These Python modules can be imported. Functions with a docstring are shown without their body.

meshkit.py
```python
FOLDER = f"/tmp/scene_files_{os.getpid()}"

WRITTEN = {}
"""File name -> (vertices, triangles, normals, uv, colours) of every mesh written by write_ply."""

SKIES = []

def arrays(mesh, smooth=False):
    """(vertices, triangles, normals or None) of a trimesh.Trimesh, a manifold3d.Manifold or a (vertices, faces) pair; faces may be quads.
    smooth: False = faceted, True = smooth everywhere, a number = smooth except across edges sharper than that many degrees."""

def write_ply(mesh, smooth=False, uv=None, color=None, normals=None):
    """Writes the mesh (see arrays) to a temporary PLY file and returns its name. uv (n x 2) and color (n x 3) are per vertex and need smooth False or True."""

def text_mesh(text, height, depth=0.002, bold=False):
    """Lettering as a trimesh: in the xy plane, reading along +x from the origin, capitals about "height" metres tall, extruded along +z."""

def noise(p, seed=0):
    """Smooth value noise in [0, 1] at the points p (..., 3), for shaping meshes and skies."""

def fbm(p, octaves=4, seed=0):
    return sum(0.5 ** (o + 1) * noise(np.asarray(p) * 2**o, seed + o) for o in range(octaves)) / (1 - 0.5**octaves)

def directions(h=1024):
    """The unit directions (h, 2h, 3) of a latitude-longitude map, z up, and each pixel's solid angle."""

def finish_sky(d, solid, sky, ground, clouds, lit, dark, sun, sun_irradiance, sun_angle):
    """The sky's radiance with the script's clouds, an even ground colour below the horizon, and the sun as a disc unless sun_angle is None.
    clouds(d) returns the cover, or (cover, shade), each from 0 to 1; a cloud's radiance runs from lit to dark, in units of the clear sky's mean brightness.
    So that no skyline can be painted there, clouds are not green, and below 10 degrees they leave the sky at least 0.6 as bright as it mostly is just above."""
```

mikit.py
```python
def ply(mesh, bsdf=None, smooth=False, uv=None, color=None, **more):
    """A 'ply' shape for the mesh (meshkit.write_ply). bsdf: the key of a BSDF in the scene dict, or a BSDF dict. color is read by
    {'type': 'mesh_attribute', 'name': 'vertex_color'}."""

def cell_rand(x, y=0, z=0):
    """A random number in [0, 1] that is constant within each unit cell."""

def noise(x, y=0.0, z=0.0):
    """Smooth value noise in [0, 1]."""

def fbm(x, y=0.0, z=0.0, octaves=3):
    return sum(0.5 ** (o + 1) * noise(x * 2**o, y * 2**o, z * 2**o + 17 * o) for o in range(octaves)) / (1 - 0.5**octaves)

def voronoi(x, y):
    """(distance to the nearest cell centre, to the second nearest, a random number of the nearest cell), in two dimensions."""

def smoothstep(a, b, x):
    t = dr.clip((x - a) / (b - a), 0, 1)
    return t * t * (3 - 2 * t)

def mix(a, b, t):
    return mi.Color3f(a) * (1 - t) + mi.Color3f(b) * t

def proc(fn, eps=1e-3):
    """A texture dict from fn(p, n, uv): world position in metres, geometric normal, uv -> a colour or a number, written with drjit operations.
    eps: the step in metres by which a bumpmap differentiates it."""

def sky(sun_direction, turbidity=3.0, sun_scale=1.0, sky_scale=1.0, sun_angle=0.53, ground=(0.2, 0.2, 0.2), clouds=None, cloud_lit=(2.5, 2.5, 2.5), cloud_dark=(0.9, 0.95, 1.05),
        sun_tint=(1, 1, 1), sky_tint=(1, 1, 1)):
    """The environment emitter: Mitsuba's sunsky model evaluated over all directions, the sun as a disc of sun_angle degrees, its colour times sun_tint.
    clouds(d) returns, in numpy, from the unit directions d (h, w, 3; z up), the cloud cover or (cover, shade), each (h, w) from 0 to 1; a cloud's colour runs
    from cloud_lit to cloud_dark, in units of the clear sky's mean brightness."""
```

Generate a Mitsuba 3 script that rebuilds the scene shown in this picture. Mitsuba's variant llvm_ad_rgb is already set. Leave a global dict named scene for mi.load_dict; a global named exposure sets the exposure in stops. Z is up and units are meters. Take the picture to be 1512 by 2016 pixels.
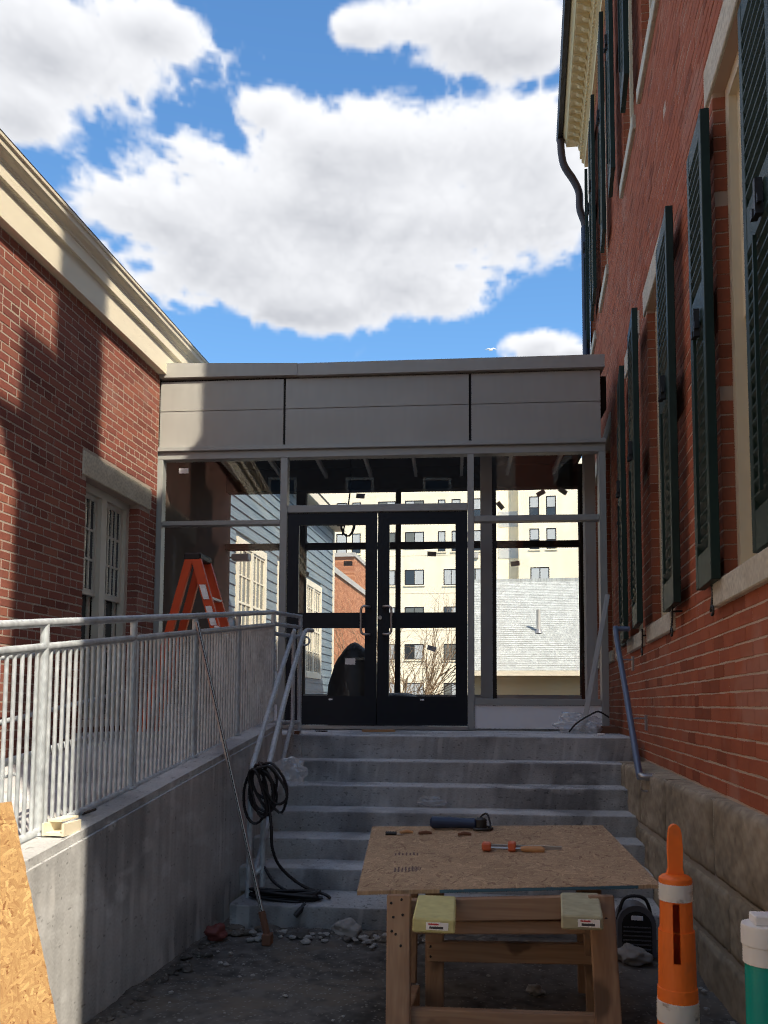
import math, random
import numpy as np, trimesh, mitsuba as mi, drjit as dr
import manifold3d as m3
from shapely.geometry import Polygon, box as sbox
from shapely.ops import unary_union
import meshkit, mikit
from mikit import noise, fbm, voronoi, cell_rand, smoothstep, mix
T = mi.ScalarTransform4f
rng = np.random.default_rng(7)
scene, labels = {}, {}

# ---------------------------------------------------------------- camera, sky, exposure
CAM_H, YAW, PITCH, ROLL, F = 1.30, -.1584, .0741, -.0054, 1601.55
fw = np.array([math.sin(YAW) * math.cos(PITCH), math.cos(YAW) * math.cos(PITCH), math.sin(PITCH)])
rt = np.array([math.cos(YAW), -math.sin(YAW), 0])
up = np.cross(rt, fw)
up2 = up * math.cos(ROLL) + rt * math.sin(ROLL)
eye = np.array([0, 0, CAM_H])
scene['camera'] = {'type': 'perspective', 'fov': math.degrees(2 * math.atan(756 / F)), 'fov_axis': 'x', 'near_clip': .05, 'far_clip': 2000.,
                   'principal_point_offset_y': -(1268.83 - 1008) / 2016,
                   'to_world': T().look_at(origin=eye.tolist(), target=(eye + fw).tolist(), up=up2.tolist())}
exposure = 2.58
AZ, EL = math.radians(40), math.radians(43.4)
SUN = (math.sin(AZ) * math.cos(EL), -math.cos(AZ) * math.cos(EL), math.sin(EL))

# cumulus groups: azimuth and elevation of the centre, half width and half height (degrees)
CUMULUS = [(-32.2, 38.2, 8.6, 2.6), (-34.6, 34.6, 3.2, 1.3), (-26.3, 40.2, 3.2, 1.1), (-2.6, 41.4, 7.2, 1.6), (.7, 39.9, 4.8, 1.2), (-11, 41.3, 2.3, .9),
           (-13.2, 35.9, 5.2, 2.1), (-5, 35.6, 9.3, 2.3), (-14.7, 32.6, 12, 3.3), (-24.4, 30.8, 6.2, 1.9), (-3.6, 31.5, 9.5, 2.8), (-20.2, 28.3, 9.6, 2.3),
           (-14.9, 26.4, 5.6, 1.3), (-7.3, 28.1, 6.3, 1.8), (3.1, 34, 4.3, 4), (-17.7, 37.2, 2.6, 1), (2.1, 24, 2.5, .9), (4.6, 23.4, 2.1, .6),
           (-60, 30, 14, 4), (-95, 40, 16, 5), (35, 33, 14, 4), (70, 42, 15, 5),
           (120, 30, 16, 5), (-150, 35, 18, 6), (-10, 58, 16, 5), (30, 62, 12, 5), (-60, 62, 16, 6)]
_r = np.random.default_rng(12)
CUMULUS += [(a, e, w / math.cos(math.radians(e)), h) for a, e, w, h in zip(_r.uniform(-180, 180, 70), np.degrees(np.arcsin(_r.uniform(.3, .97, 70))), _r.uniform(6, 12, 70), _r.uniform(2.5, 5, 70))
            if not (-42 < a < 14 and e < 50) and not (120 < a < 160 and 32 < e < 55)]


def cloud_field(az, el):
    P = np.stack([az * np.cos(np.radians(el)) * .30, el * .42, 0 * az], -1)
    P = P + .35 * (np.stack([meshkit.fbm(P * 1.3 + 5, 3, 21), meshkit.fbm(P * 1.3 + 9, 3, 22), 0 * az], -1) - .5)
    n1 = meshkit.fbm(P * .9, 4, 3)
    n2 = 1 - np.abs(2 * meshkit.fbm(P * 2.3 + 11, 6, 9) - 1) * 1.6
    f = np.zeros_like(az)
    low = np.zeros_like(az)
    for a, e, ra, re in CUMULUS:
        da = (az - a + 180) % 360 - 180
        q = np.sqrt((da / ra) ** 2 + ((el - e) / re) ** 2 + 1e-9)
        w = np.clip(1.5 - q, 0, 1.5)
        f = np.maximum(f, w) + .35 * np.minimum(f, w)
        low = low + w * np.clip((e - el) / re, -1.2, 1.2)
    return 1.35 * f + (n1 - .5) * 1.5 + (n2 - .45) * .85, low / (f + .3)


def clouds(d):
    az = np.degrees(np.arctan2(d[..., 0], d[..., 1]))
    el = np.degrees(np.arcsin(np.clip(d[..., 2], -1, 1)))
    g, low = cloud_field(az, el)
    g2, _ = cloud_field(az + .6, el + .7)
    t = np.clip((g - .60) / .70, 0, 1)
    cover = t * t * (3 - 2 * t)
    thick = np.clip((g - .9) / 1.6, 0, 1)
    shade = np.clip(.06 + .50 * thick + .50 * np.clip(low, -.6, 1.2) * thick + .22 * np.clip(g2 - g, -.5, .9), 0, 1)
    return cover, shade


scene['sky'] = mikit.sky(SUN, turbidity=2.4, clouds=clouds, cloud_lit=(1.95, 1.97, 2.02), cloud_dark=(.90, .94, 1.04), sky_tint=(.84, 1.08, 1.16), sun_tint=(.94, 1.0, 1.10), sun_scale=.88, ground=(.18, .17, .16))

# ---------------------------------------------------------------- materials
def prin(key, c, rough=.6, metallic=0., spec=.5, bump=None, **kw):
    col = {'type': 'rgb', 'value': list(c)} if isinstance(c, (tuple, list)) else c
    b = {'type': 'principled', 'base_color': col, 'roughness': rough, 'metallic': float(metallic), 'specular': spec, **kw}
    if bump:
        b = {'type': 'bumpmap', 'arbitrary': bump[0], 'scale': bump[1], 'bsdf': b}
    scene[key] = {'type': 'twosided', 'bsdf': b} if True else b


def brick_tex(base, var, course, dark):
    def fn(p, n, uv):
        f = fbm(p.x * 11, p.y * 11, p.z * 11) + .6 * (noise(p.x * 95, p.y * 95, p.z * 95) - .5)
        s = fbm(p.x * 1.3, p.y * 1.3, p.z * .8)
        col = mix(dark, base, dr.clip(.15 + .65 * uv.x + .6 * (f - .45), 0, 1))
        col = mix(col, var, dr.clip((s - .45) * 1.6, 0, .5) + .5 * smoothstep(.86, .9, uv.y))
        col = col * (1 - .30 * (1 - smoothstep(.06, .1, uv.y)))
        bloom = smoothstep(.62, .78, fbm(p.x * 3.1 + 7, p.y * 3.1, p.z * 2.2, 4))
        return mix(col, (.46, .36, .31), .16 * bloom)
    return mikit.proc(fn)


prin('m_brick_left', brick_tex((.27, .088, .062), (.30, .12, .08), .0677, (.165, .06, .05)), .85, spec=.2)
prin('m_brick_right', brick_tex((.365, .108, .055), (.33, .125, .075), .0686, (.29, .084, .046)), .85, spec=.2)
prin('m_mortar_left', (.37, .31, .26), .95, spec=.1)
prin('m_mortar_stone', (.32, .285, .235), .95, spec=.1)
prin('m_mortar_right', (.44, .32, .245), .95, spec=.1)


def concrete_fn(p, n, uv):
    f = fbm(p.x * 2.1, p.y * 2.1, p.z * 2.1, 4)
    vert = 1 - dr.abs(n.z)
    streak = noise(p.x * 15 + p.y * 15, p.y * 4, p.z * .9) * .5 + noise(p.x * 47 + p.y * 47, 3.3, p.z * 1.6) * .5
    run = smoothstep(.62, .8, noise(p.x * 21 + p.y * 21 + .4 * noise(p.z * 9, p.x * 3), 7.7, p.z * 2.2)) * smoothstep(.4, .6, fbm(p.x * 1.7 + 3, p.y * 1.7, p.z * 3.))
    pale = smoothstep(.56, .70, fbm(p.x * 4.3 + 21, p.y * 4.3, p.z * 6.5, 4))
    speck = noise(p.x * 120, p.y * 120, p.z * 120)
    pit = smoothstep(.80, .86, noise(p.x * 55, p.y * 55, p.z * 55))
    v = .74 + .50 * (f - .5) + .42 * (streak - .5) * vert + .18 * (speck - .5) - .25 * pit
    wet = smoothstep(.50, .66, fbm(p.x * 2.3 + 9, p.y * 2.3, p.z * 1.4, 4))
    c = mix(mix((.52, .53, .53), (.32, .33, .34), wet), (.66, .68, .69), .6 * pale)
    return mix(c * v, (.62, .62, .61), .45 * run * vert)


prin('m_concrete', mikit.proc(concrete_fn), .85, spec=.2, bump=(mikit.proc(lambda p, n, uv: fbm(p.x * 30, p.y * 30, p.z * 30, 3)), .003))


def stone_fn(p, n, uv):
    f = fbm(p.x * 5, p.y * 5, p.z * 5, 5)
    g = fbm(p.x * 23 + 5, p.y * 23, p.z * 23, 3)
    c = mix((.20, .165, .12), (.34, .285, .215), dr.clip(f * 1.6 - .3, 0, 1))
    return c * (.6 + .8 * g)


prin('m_stone', mikit.proc(stone_fn), .9, spec=.15)
prin('m_limestone', mikit.proc(lambda p, n, uv: mix((.40, .36, .28), (.56, .52, .43), fbm(p.x * 7, p.y * 7, p.z * 7, 4)) * (.82 + .36 * noise(p.x * 60, p.y * 60, p.z * 60))), .85, spec=.2)


def dirt_fn(p, n, uv):
    f = fbm(p.x * 1.7, p.y * 1.7, 0., 4)
    g = fbm(p.x * 19, p.y * 19, 2., 4)
    d1, d2, cr = voronoi(p.x * 48, p.y * 48)
    h = (1 - smoothstep(.24, .32, d1)) * smoothstep(.74, .80, cr)
    dust = smoothstep(.5, .72, fbm(p.x * 2.6 + 4, p.y * 5.2, 8., 4))
    c = mix((.050, .047, .044), (.135, .125, .115), dr.clip(g * 1.3 + (f - .5), 0, 1))
    c = mix(c, (.15, .125, .10), .65 * dust)
    return mix(c, (.22, .21, .19), .55 * h)


prin('m_dirt', mikit.proc(dirt_fn), .95, spec=.1)


def osb(u, v):
    w = fbm(u * 14, v * 14, 1.) - .5
    best, tone = mi.Float(0), mi.Float(0)
    for k, (a, su, sv) in enumerate(((.35, 26., 110.), (-.5, 21., 92.), (1.0, 30., 130.), (.05, 23., 140.), (-1.1, 34., 105.), (1.5, 28., 120.))):
        uu = u * math.cos(a) + v * math.sin(a) + .012 * w
        vv = v * math.cos(a) - u * math.sin(a) + .012 * w
        d1, d2, c = voronoi(uu * su, vv * sv)
        pr = cell_rand(c * 977, k, 2)
        edge = smoothstep(0., .10, d2 - d1)
        grain = noise(uu * 25, vv * 700, k) - .5
        t = (.30 + .50 * c) * (.70 + .30 * edge) + .28 * grain + .30 * smoothstep(.93, .97, c) - .30 * (1 - smoothstep(.04, .07, c))
        tone = dr.select(pr > best, t, tone)
        best = dr.maximum(best, pr)
    return dr.clip(tone, 0, 1)


def osb_panel_fn(p, n, uv):
    return mix((.25, .115, .045), (.60, .405, .185), osb(p.y, p.z))


def osb_table_fn(p, n, uv):
    worn = fbm(p.x * 5, p.y * 5, 3., 4)
    return mix((.18, .118, .072), (.49, .35, .225), dr.clip(.18 + .75 * osb(p.x, p.y * .8) + .4 * (worn - .5), 0, 1))


prin('m_osb_panel', mikit.proc(osb_panel_fn), .8, spec=.2)
prin('m_osb_table', mikit.proc(osb_table_fn), .85, spec=.15)


def wood_fn(vert):
    def fn(p, n, uv):
        w = fbm(p.x * 4, p.y * 4, p.z * 4) * .5
        if vert:
            g = noise(p.x * 60 + w * 6, p.y * 60, p.z * 2.5) * .6 + noise(p.x * 170 + w * 8, p.y * 170, p.z * 5) * .4
        else:
            g = noise(p.x * 2.5, p.y * 40 + w * 4, p.z * 60 + w * 6) * .6 + noise(p.x * 5, p.y * 120, p.z * 170 + w * 8) * .4
        stain = smoothstep(.60, .75, fbm(p.x * 7 + 3, p.y * 7, p.z * (4 if vert else 9), 4))
        return mix(mix((.235, .14, .09), (.40, .27, .18), g), (.07, .045, .035), .7 * stain)
    return mikit.proc(fn)


prin('m_wood_leg', wood_fn(True), .75, spec=.25)
prin('m_wood_rail', wood_fn(False), .75, spec=.25)


def galv_fn(p, n, uv):
    a = noise(p.x * 70, p.y * 70, p.z * 45)
    b = fbm(p.x * 9, p.y * 9, p.z * 6)
    return mix((.27, .30, .325), (.54, .59, .62), dr.clip(.6 * a + .9 * (b - .2), 0, 1))


prin('m_galvanized', mikit.proc(galv_fn), .45, metallic=.15, spec=.5)
prin('m_rail_blue', (.13, .17, .26), .4, metallic=.3)
prin('m_cream', (.70, .64, .49), .5)
prin('m_cornice_cream', (.74, .61, .36), .6)
prin('m_window_paint', (.50, .465, .39), .5)
prin('m_sash_cream', (.62, .53, .38), .5)
prin('m_panel_metal', mikit.proc(lambda p, n, uv: mi.Color3f(.345, .345, .32) * (.93 + .12 * fbm(p.x * 2, p.y * 2, p.z * 3) + .05 * noise(p.x * 30, 1., p.z * 4))), .5, metallic=.1, bump=(mikit.proc(lambda p, n, uv: fbm(p.x * 2.2, p.y * 2.2, p.z * 2.6, 2), eps=.01), .012))
prin('m_frame_metal', (.345, .36, .345), .45, metallic=.2)
prin('m_joint', (.02, .02, .02), .8)
prin('m_dark_door', (.008, .012, .019), .45, spec=.3)
prin('m_shutter', mikit.proc(lambda p, n, uv: mi.Color3f(.012, .027, .022) * (.7 + .7 * fbm(p.x * 12, p.y * 12, p.z * 6))), .5, spec=.25)
prin('m_black', (.012, .012, .013), .5)
prin('m_black_rubber', (.010, .010, .013), .45)
prin('m_white', (.75, .75, .73), .5)
prin('m_white_dull', (.84, .84, .85), .6)
prin('m_orange_plastic', mikit.proc(lambda p, n, uv: mix(mi.Color3f(.80, .165, .02) * (.86 + .28 * fbm(p.x * 14, p.y * 14, p.z * 5)), (.30, .12, .06), .25 * smoothstep(.60, .80, fbm(p.x * 22 + 4, p.y * 22, p.z * 13, 4)))), .5)
prin('m_downspout', (.055, .034, .032), .5)
prin('m_tool_grey', (.10, .10, .11), .4)
prin('m_street', (.085, .085, .085), .9)
prin('m_clamp_orange', (.52, .11, .045), .5)
prin('m_ladder_orange', (.62, .075, .022), .4)
prin('m_reflective', mikit.proc(lambda p, n, uv: mix((.62, .62, .60), (.30, .27, .25), smoothstep(.6, .75, fbm(p.x * 25, p.y * 25, p.z * 40, 4)))), .35)
prin('m_green_pipe', (.0, .30, .25), .35)
prin('m_foam_grey', mikit.proc(lambda p, n, uv: mi.Color3f(.36, .35, .235) * (.8 + .4 * fbm(p.x * 40, p.y * 40, p.z * 40))), .9, spec=.1)
prin('m_foam', mikit.proc(lambda p, n, uv: mi.Color3f(.50, .47, .22) * (.8 + .4 * fbm(p.x * 40, p.y * 40, p.z * 40))), .9, spec=.1)
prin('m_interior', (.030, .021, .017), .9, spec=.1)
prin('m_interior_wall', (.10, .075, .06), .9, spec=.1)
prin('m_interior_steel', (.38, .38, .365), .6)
prin('m_siding', mikit.proc(lambda p, n, uv: mi.Color3f(.125, .175, .215) * (.85 + .3 * noise(p.y * 3, p.z * 80, dr.floor(p.z / .17)))), .6)
prin('m_trim_white', (.66, .63, .52), .5)
prin('m_brick_far', mikit.proc(lambda p, n, uv: mix((.30, .12, .06), (.42, .20, .11), cell_rand(dr.floor(p.y / .21 + .5 * dr.floor(p.z / .07)), dr.floor(p.z / .07), 1)) * (1 - .25 * smoothstep(.8, .95, p.z / .07 - dr.floor(p.z / .07)))), .85)
prin('m_stucco', mikit.proc(lambda p, n, uv: mi.Color3f(.78, .725, .565) * (.86 + .2 * fbm(p.x * .5, p.z * .5, 0.) + .12 * noise(p.x * 2.3, p.z * .25, 1.))), .85)
prin('m_shingle', mikit.proc(lambda p, n, uv: mi.Color3f(.36, .39, .39) * (.88 + .24 * cell_rand(dr.floor(p.x / .14 + 7 * cell_rand(dr.floor(p.y / .13), 1, 1)), dr.floor(p.y / .13), 4)) * (.8 + .4 * noise(p.x * 60, p.y * 60))), .9)
prin('m_pane_dark', (.03, .035, .04), .08, spec=.6)
prin('m_pane_grey', (.13, .14, .13), .2)
prin('m_pane_blind', (.42, .45, .46), .25)
prin('m_twig', (.20, .14, .085), .8)
prin('m_rock', (.27, .26, .245), .9)
prin('m_rust', (.16, .075, .045), .9)
prin('m_blue_tool', (.015, .03, .075), .4)
prin('m_steel', (.45, .44, .43), .35, metallic=.8)
prin('m_handle_wood', (.50, .27, .12), .6)
prin('m_blue_edge', (.05, .12, .17), .7)
prin('m_red_cup', (.15, .04, .035), .6)
prin('m_ink', (.05, .05, .055), .7)
prin('m_ink_red', (.45, .05, .05), .7)
prin('m_print', (.13, .09, .08), .8)
prin('m_roofing', (.10, .10, .10), .9)
scene['m_glass'] = {'type': 'thindielectric', 'int_ior': 1.52}
scene['m_plastic_film'] = {'type': 'blendbsdf', 'weight': .30, 'a': {'type': 'thindielectric', 'int_ior': 1.5}, 'b': {'type': 'principledthin', 'base_color': {'type': 'rgb', 'value': [.8, .82, .85]}, 'roughness': .3, 'diff_trans': 1.0}}

# ---------------------------------------------------------------- mesh helpers
def cat(*ms):
    ms = [m for m in ms if m is not None]
    return trimesh.util.concatenate(ms) if len(ms) > 1 else ms[0]


_BF = np.array([[0, 2, 3, 1], [4, 5, 7, 6], [0, 1, 5, 4], [2, 6, 7, 3], [0, 4, 6, 2], [1, 3, 7, 5]])
_BT = np.vstack([_BF[:, [0, 1, 2]], _BF[:, [0, 2, 3]]])


def hexa(v):
    """box from 8 corners ordered z fastest: index = 4*x + 2*y + z"""
    m = trimesh.Trimesh(np.asarray(v, float), _BT, process=False)
    if m.volume < 0:
        m.invert()
    return m


def box(x0, x1, y0, y1, z0, z1, bev=0.):
    if bev:
        pts = []
        for x in (x0, x1):
            for y in (y0, y1):
                for z in (z0, z1):
                    sx, sy, sz = (bev if x == x0 else -bev), (bev if y == y0 else -bev), (bev if z == z0 else -bev)
                    pts += [(x + sx, y + sy, z), (x + sx, y, z + sz), (x, y + sy, z + sz)]
        mm = m3.Manifold.hull_points(np.array(pts)).to_mesh()
        return trimesh.Trimesh(mm.vert_properties[:, :3], mm.tri_verts, process=False)
    return hexa([(x, y, z) for x in (x0, x1) for y in (y0, y1) for z in (z0, z1)])


def tube(pts, r, n=10, caps=True):
    p = np.asarray(pts, float)
    r = np.broadcast_to(np.asarray(r, float), (len(p),))
    t = np.gradient(p, axis=0)
    t /= np.linalg.norm(t, axis=1, keepdims=True) + 1e-12
    a = np.cross(t[0], [0, 0, 1.] if abs(t[0][2]) < .9 else [1., 0, 0])
    A = []
    for k in range(len(p)):
        a = a - t[k] * (a @ t[k])
        a /= np.linalg.norm(a) + 1e-12
        A.append(a)
    A = np.array(A)
    B = np.cross(t, A)
    g = np.arange(n) * 2 * np.pi / n
    v = p[:, None] + r[:, None, None] * (np.cos(g)[None, :, None] * A[:, None] + np.sin(g)[None, :, None] * B[:, None])
    v = v.reshape(-1, 3)
    i, j = np.meshgrid(np.arange(len(p) - 1), np.arange(n), indexing='ij')
    q = np.stack([i * n + j, i * n + (j + 1) % n, (i + 1) * n + (j + 1) % n, (i + 1) * n + j], -1).reshape(-1, 4)
    f = np.vstack([q[:, [0, 1, 2]], q[:, [0, 2, 3]]])
    if caps:
        c0, c1 = len(v), len(v) + 1
        v = np.vstack([v, p[:1], p[-1:]])
        k = np.arange(n)
        f = np.vstack([f, np.stack([k * 0 + c0, (k + 1) % n, k], 1), np.stack([k * 0 + c1, (len(p) - 1) * n + k, (len(p) - 1) * n + (k + 1) % n], 1)])
    m = trimesh.Trimesh(v, f, process=False)
    if caps and m.volume < 0:
        m.invert()
    return m


def spline(pts, n=8):
    p = np.asarray(pts, float)
    p = np.vstack([2 * p[0] - p[1], p, 2 * p[-1] - p[-2]])
    out = []
    for k in range(1, len(p) - 2):
        for t in np.arange(n) / n:
            a, b, c, d = p[k - 1:k + 3]
            out.append(.5 * (2 * b + (c - a) * t + (2 * a - 5 * b + 4 * c - d) * t * t + (3 * b - a - 3 * c + d) * t ** 3))
    return np.array(out + [p[-2]])


def prism(poly, axis, a, b):
    """extrude a 2-D polygon (list of points or shapely) between a and b along axis: 'y' -> poly in (x, z), 'x' -> (y, z), 'z' -> (x, y)"""
    g = poly if hasattr(poly, 'exterior') else Polygon(poly)
    m = trimesh.creation.extrude_polygon(g, b - a, engine='earcut')
    v = m.vertices.copy()
    w = v[:, 2] + a
    v = {'y': np.stack([v[:, 0], w, v[:, 1]], 1), 'x': np.stack([w, v[:, 0], v[:, 1]], 1), 'z': np.stack([v[:, 0], v[:, 1], w], 1)}[axis]
    m = trimesh.Trimesh(v, m.faces.copy(), process=False)
    if m.volume < 0:
        m.invert()
    return m


def lathe(prof, c, n=24):
    """profile [(r, z)] turned about the vertical through c"""
    g = np.arange(n) * 2 * np.pi / n
    v = np.array([(c[0] + r * math.cos(a), c[1] + r * math.sin(a), c[2] + z) for r, z in prof for a in g])
    i, j = np.meshgrid(np.arange(len(prof) - 1), np.arange(n), indexing='ij')
    q = np.stack([i * n + j, i * n + (j + 1) % n, (i + 1) * n + (j + 1) % n, (i + 1) * n + j], -1).reshape(-1, 4)
    return trimesh.Trimesh(v, np.vstack([q[:, [0, 1, 2]], q[:, [0, 2, 3]]]), process=False)


def xf(m, M):
    m = m.copy()
    m.apply_transform(np.asarray(M, float))
    return m


def rock(c, s, seed, sub=1, flat=.6):
    m = trimesh.creation.icosphere(sub)
    v = m.vertices
    v = v * (.6 + .8 * meshkit.noise(v * 1.7 + seed * 3.1, seed))[:, None] * [1, 1, flat] * s
    return trimesh.Trimesh(v + c, m.faces, process=False)


count = {}


def key_for(name):
    k = count.get(name, -1) + 1
    count[name] = k
    return name if k == 0 else f'{name}_{k:03d}'


def put(name, mesh, mat, smooth=False, label=None, cat_=None, group=None, kind=None, world=None):
    key = key_for(name)
    d = mikit.ply(mesh, mat, smooth=smooth, uv=getattr(mesh, 'metadata', {}).get('uv')) if not isinstance(mesh, dict) else {**mesh, 'bsdf': {'type': 'ref', 'id': mat}}
    if world is not None:
        d['to_world'] = T(world.tolist() if hasattr(world, 'tolist') else world)
    scene[key] = d
    tag(key, label, cat_, group, kind)
    return key


def tag(key, label=None, cat_=None, group=None, kind=None):
    e = {k: v for k, v in (('label', label), ('category', cat_), ('group', group), ('kind', kind)) if v}
    if e:
        labels[key] = {**labels.get(key, {}), **e}


def thing(name, label, cat_, group=None):
    key = key_for(name)
    tag(key, label, cat_, group)
    return key


def frame(o, ex, ey, ez=(0, 0, 1)):
    M = np.eye(4)
    M[:3, 0], M[:3, 1], M[:3, 2], M[:3, 3] = ex, ey, ez, o
    return M


nr = math.hypot(1, .017)
RW = frame((.90, 0, 0), np.array((-1, .017, 0)) / nr, np.array((.017, 1, 0)) / nr)      # right house: (d outwards, s along, z)
nf = math.hypot(1, .075)
FW = frame((0, 8.0237, 0), np.array((1, .075, 0)) / nf, np.array((-.075, 1, 0)) / nf)   # connector front: (x, d inwards, z)

# ---------------------------------------------------------------- ground
gx = np.unique(np.concatenate([np.linspace(-2.2, 1.6, 77), np.array([-400, -120, -40, -15, -8, -5, -3.5, 2.4, 4, 8, 15, 40, 120, 400.])]))
gy = np.unique(np.concatenate([np.linspace(1.2, 5.2, 81), np.array([-300, -80, -20, -8, -3, 0, 6, 7.5, 10, 14, 25, 60, 150, 400.])]))
X, Y = np.meshgrid(gx, gy, indexing='ij')
near = np.clip((X + 2.2) * 4, 0, 1) * np.clip((1.6 - X) * 4, 0, 1) * np.clip((Y - 1.2) * 3, 0, 1) * np.clip((5.2 - Y) * 3, 0, 1)
Z = near * (.05 * (meshkit.fbm(np.stack([X * 1.5, Y * 1.5, 0 * X], -1), 4, 2) - .5) + .035 * (meshkit.fbm(np.stack([X * 9, Y * 9, 0 * X], -1), 3, 5) - .5)) - .008
nx, ny = X.shape
i, j = np.meshgrid(np.arange(nx - 1), np.arange(ny - 1), indexing='ij')
q = np.stack([i * ny + j, (i + 1) * ny + j, (i + 1) * ny + j + 1, i * ny + j + 1], -1).reshape(-1, 4)
put('ground', (np.stack([X, Y, Z], -1).reshape(-1, 3), q), 'm_dirt', True, 'dark gravelly dirt ground in the alley between the two buildings', None, None, 'structure')

# ---------------------------------------------------------------- brick laying
def lay(o, u_axis, n_axis, course, length, joint_v, joint_h, depth, regions, z0, z1, s0, s1, holes, proud=0., jit=.002):
    """bricks as (to_world matrix, variant, centre) in running bond on a wall; u along the wall, n outwards"""
    out = []
    rows = int((z1 - z0) / course)
    r = np.random.default_rng(11)
    for k in range(rows):
        z = z0 + k * course
        zc = z + course / 2
        header = (k % 7 == 6)
        L = (length - joint_v) / 2 if header else length
        s = s0 - (L + joint_v) * (.5 if k % 2 else 0) - r.random() * .01
        cuts = sorted([(a, b) for a, b, c, d in holes if c < zc < d])
        while s < s1:
            a, b = max(s, s0), min(s + L, s1)
            segs = [(a, b)]
            for ca, cb in cuts:
                segs = [t for (p, q_) in segs for t in ((p, min(q_, ca)), (max(p, cb), q_)) if t[1] - t[0] > .012]
            for p, q_ in segs:
                if q_ - p > .012:
                    out.append((p, q_, z + joint_h / 2, z + course - joint_h / 2, r.normal() * jit))
            s += L + joint_v
    return out


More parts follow.
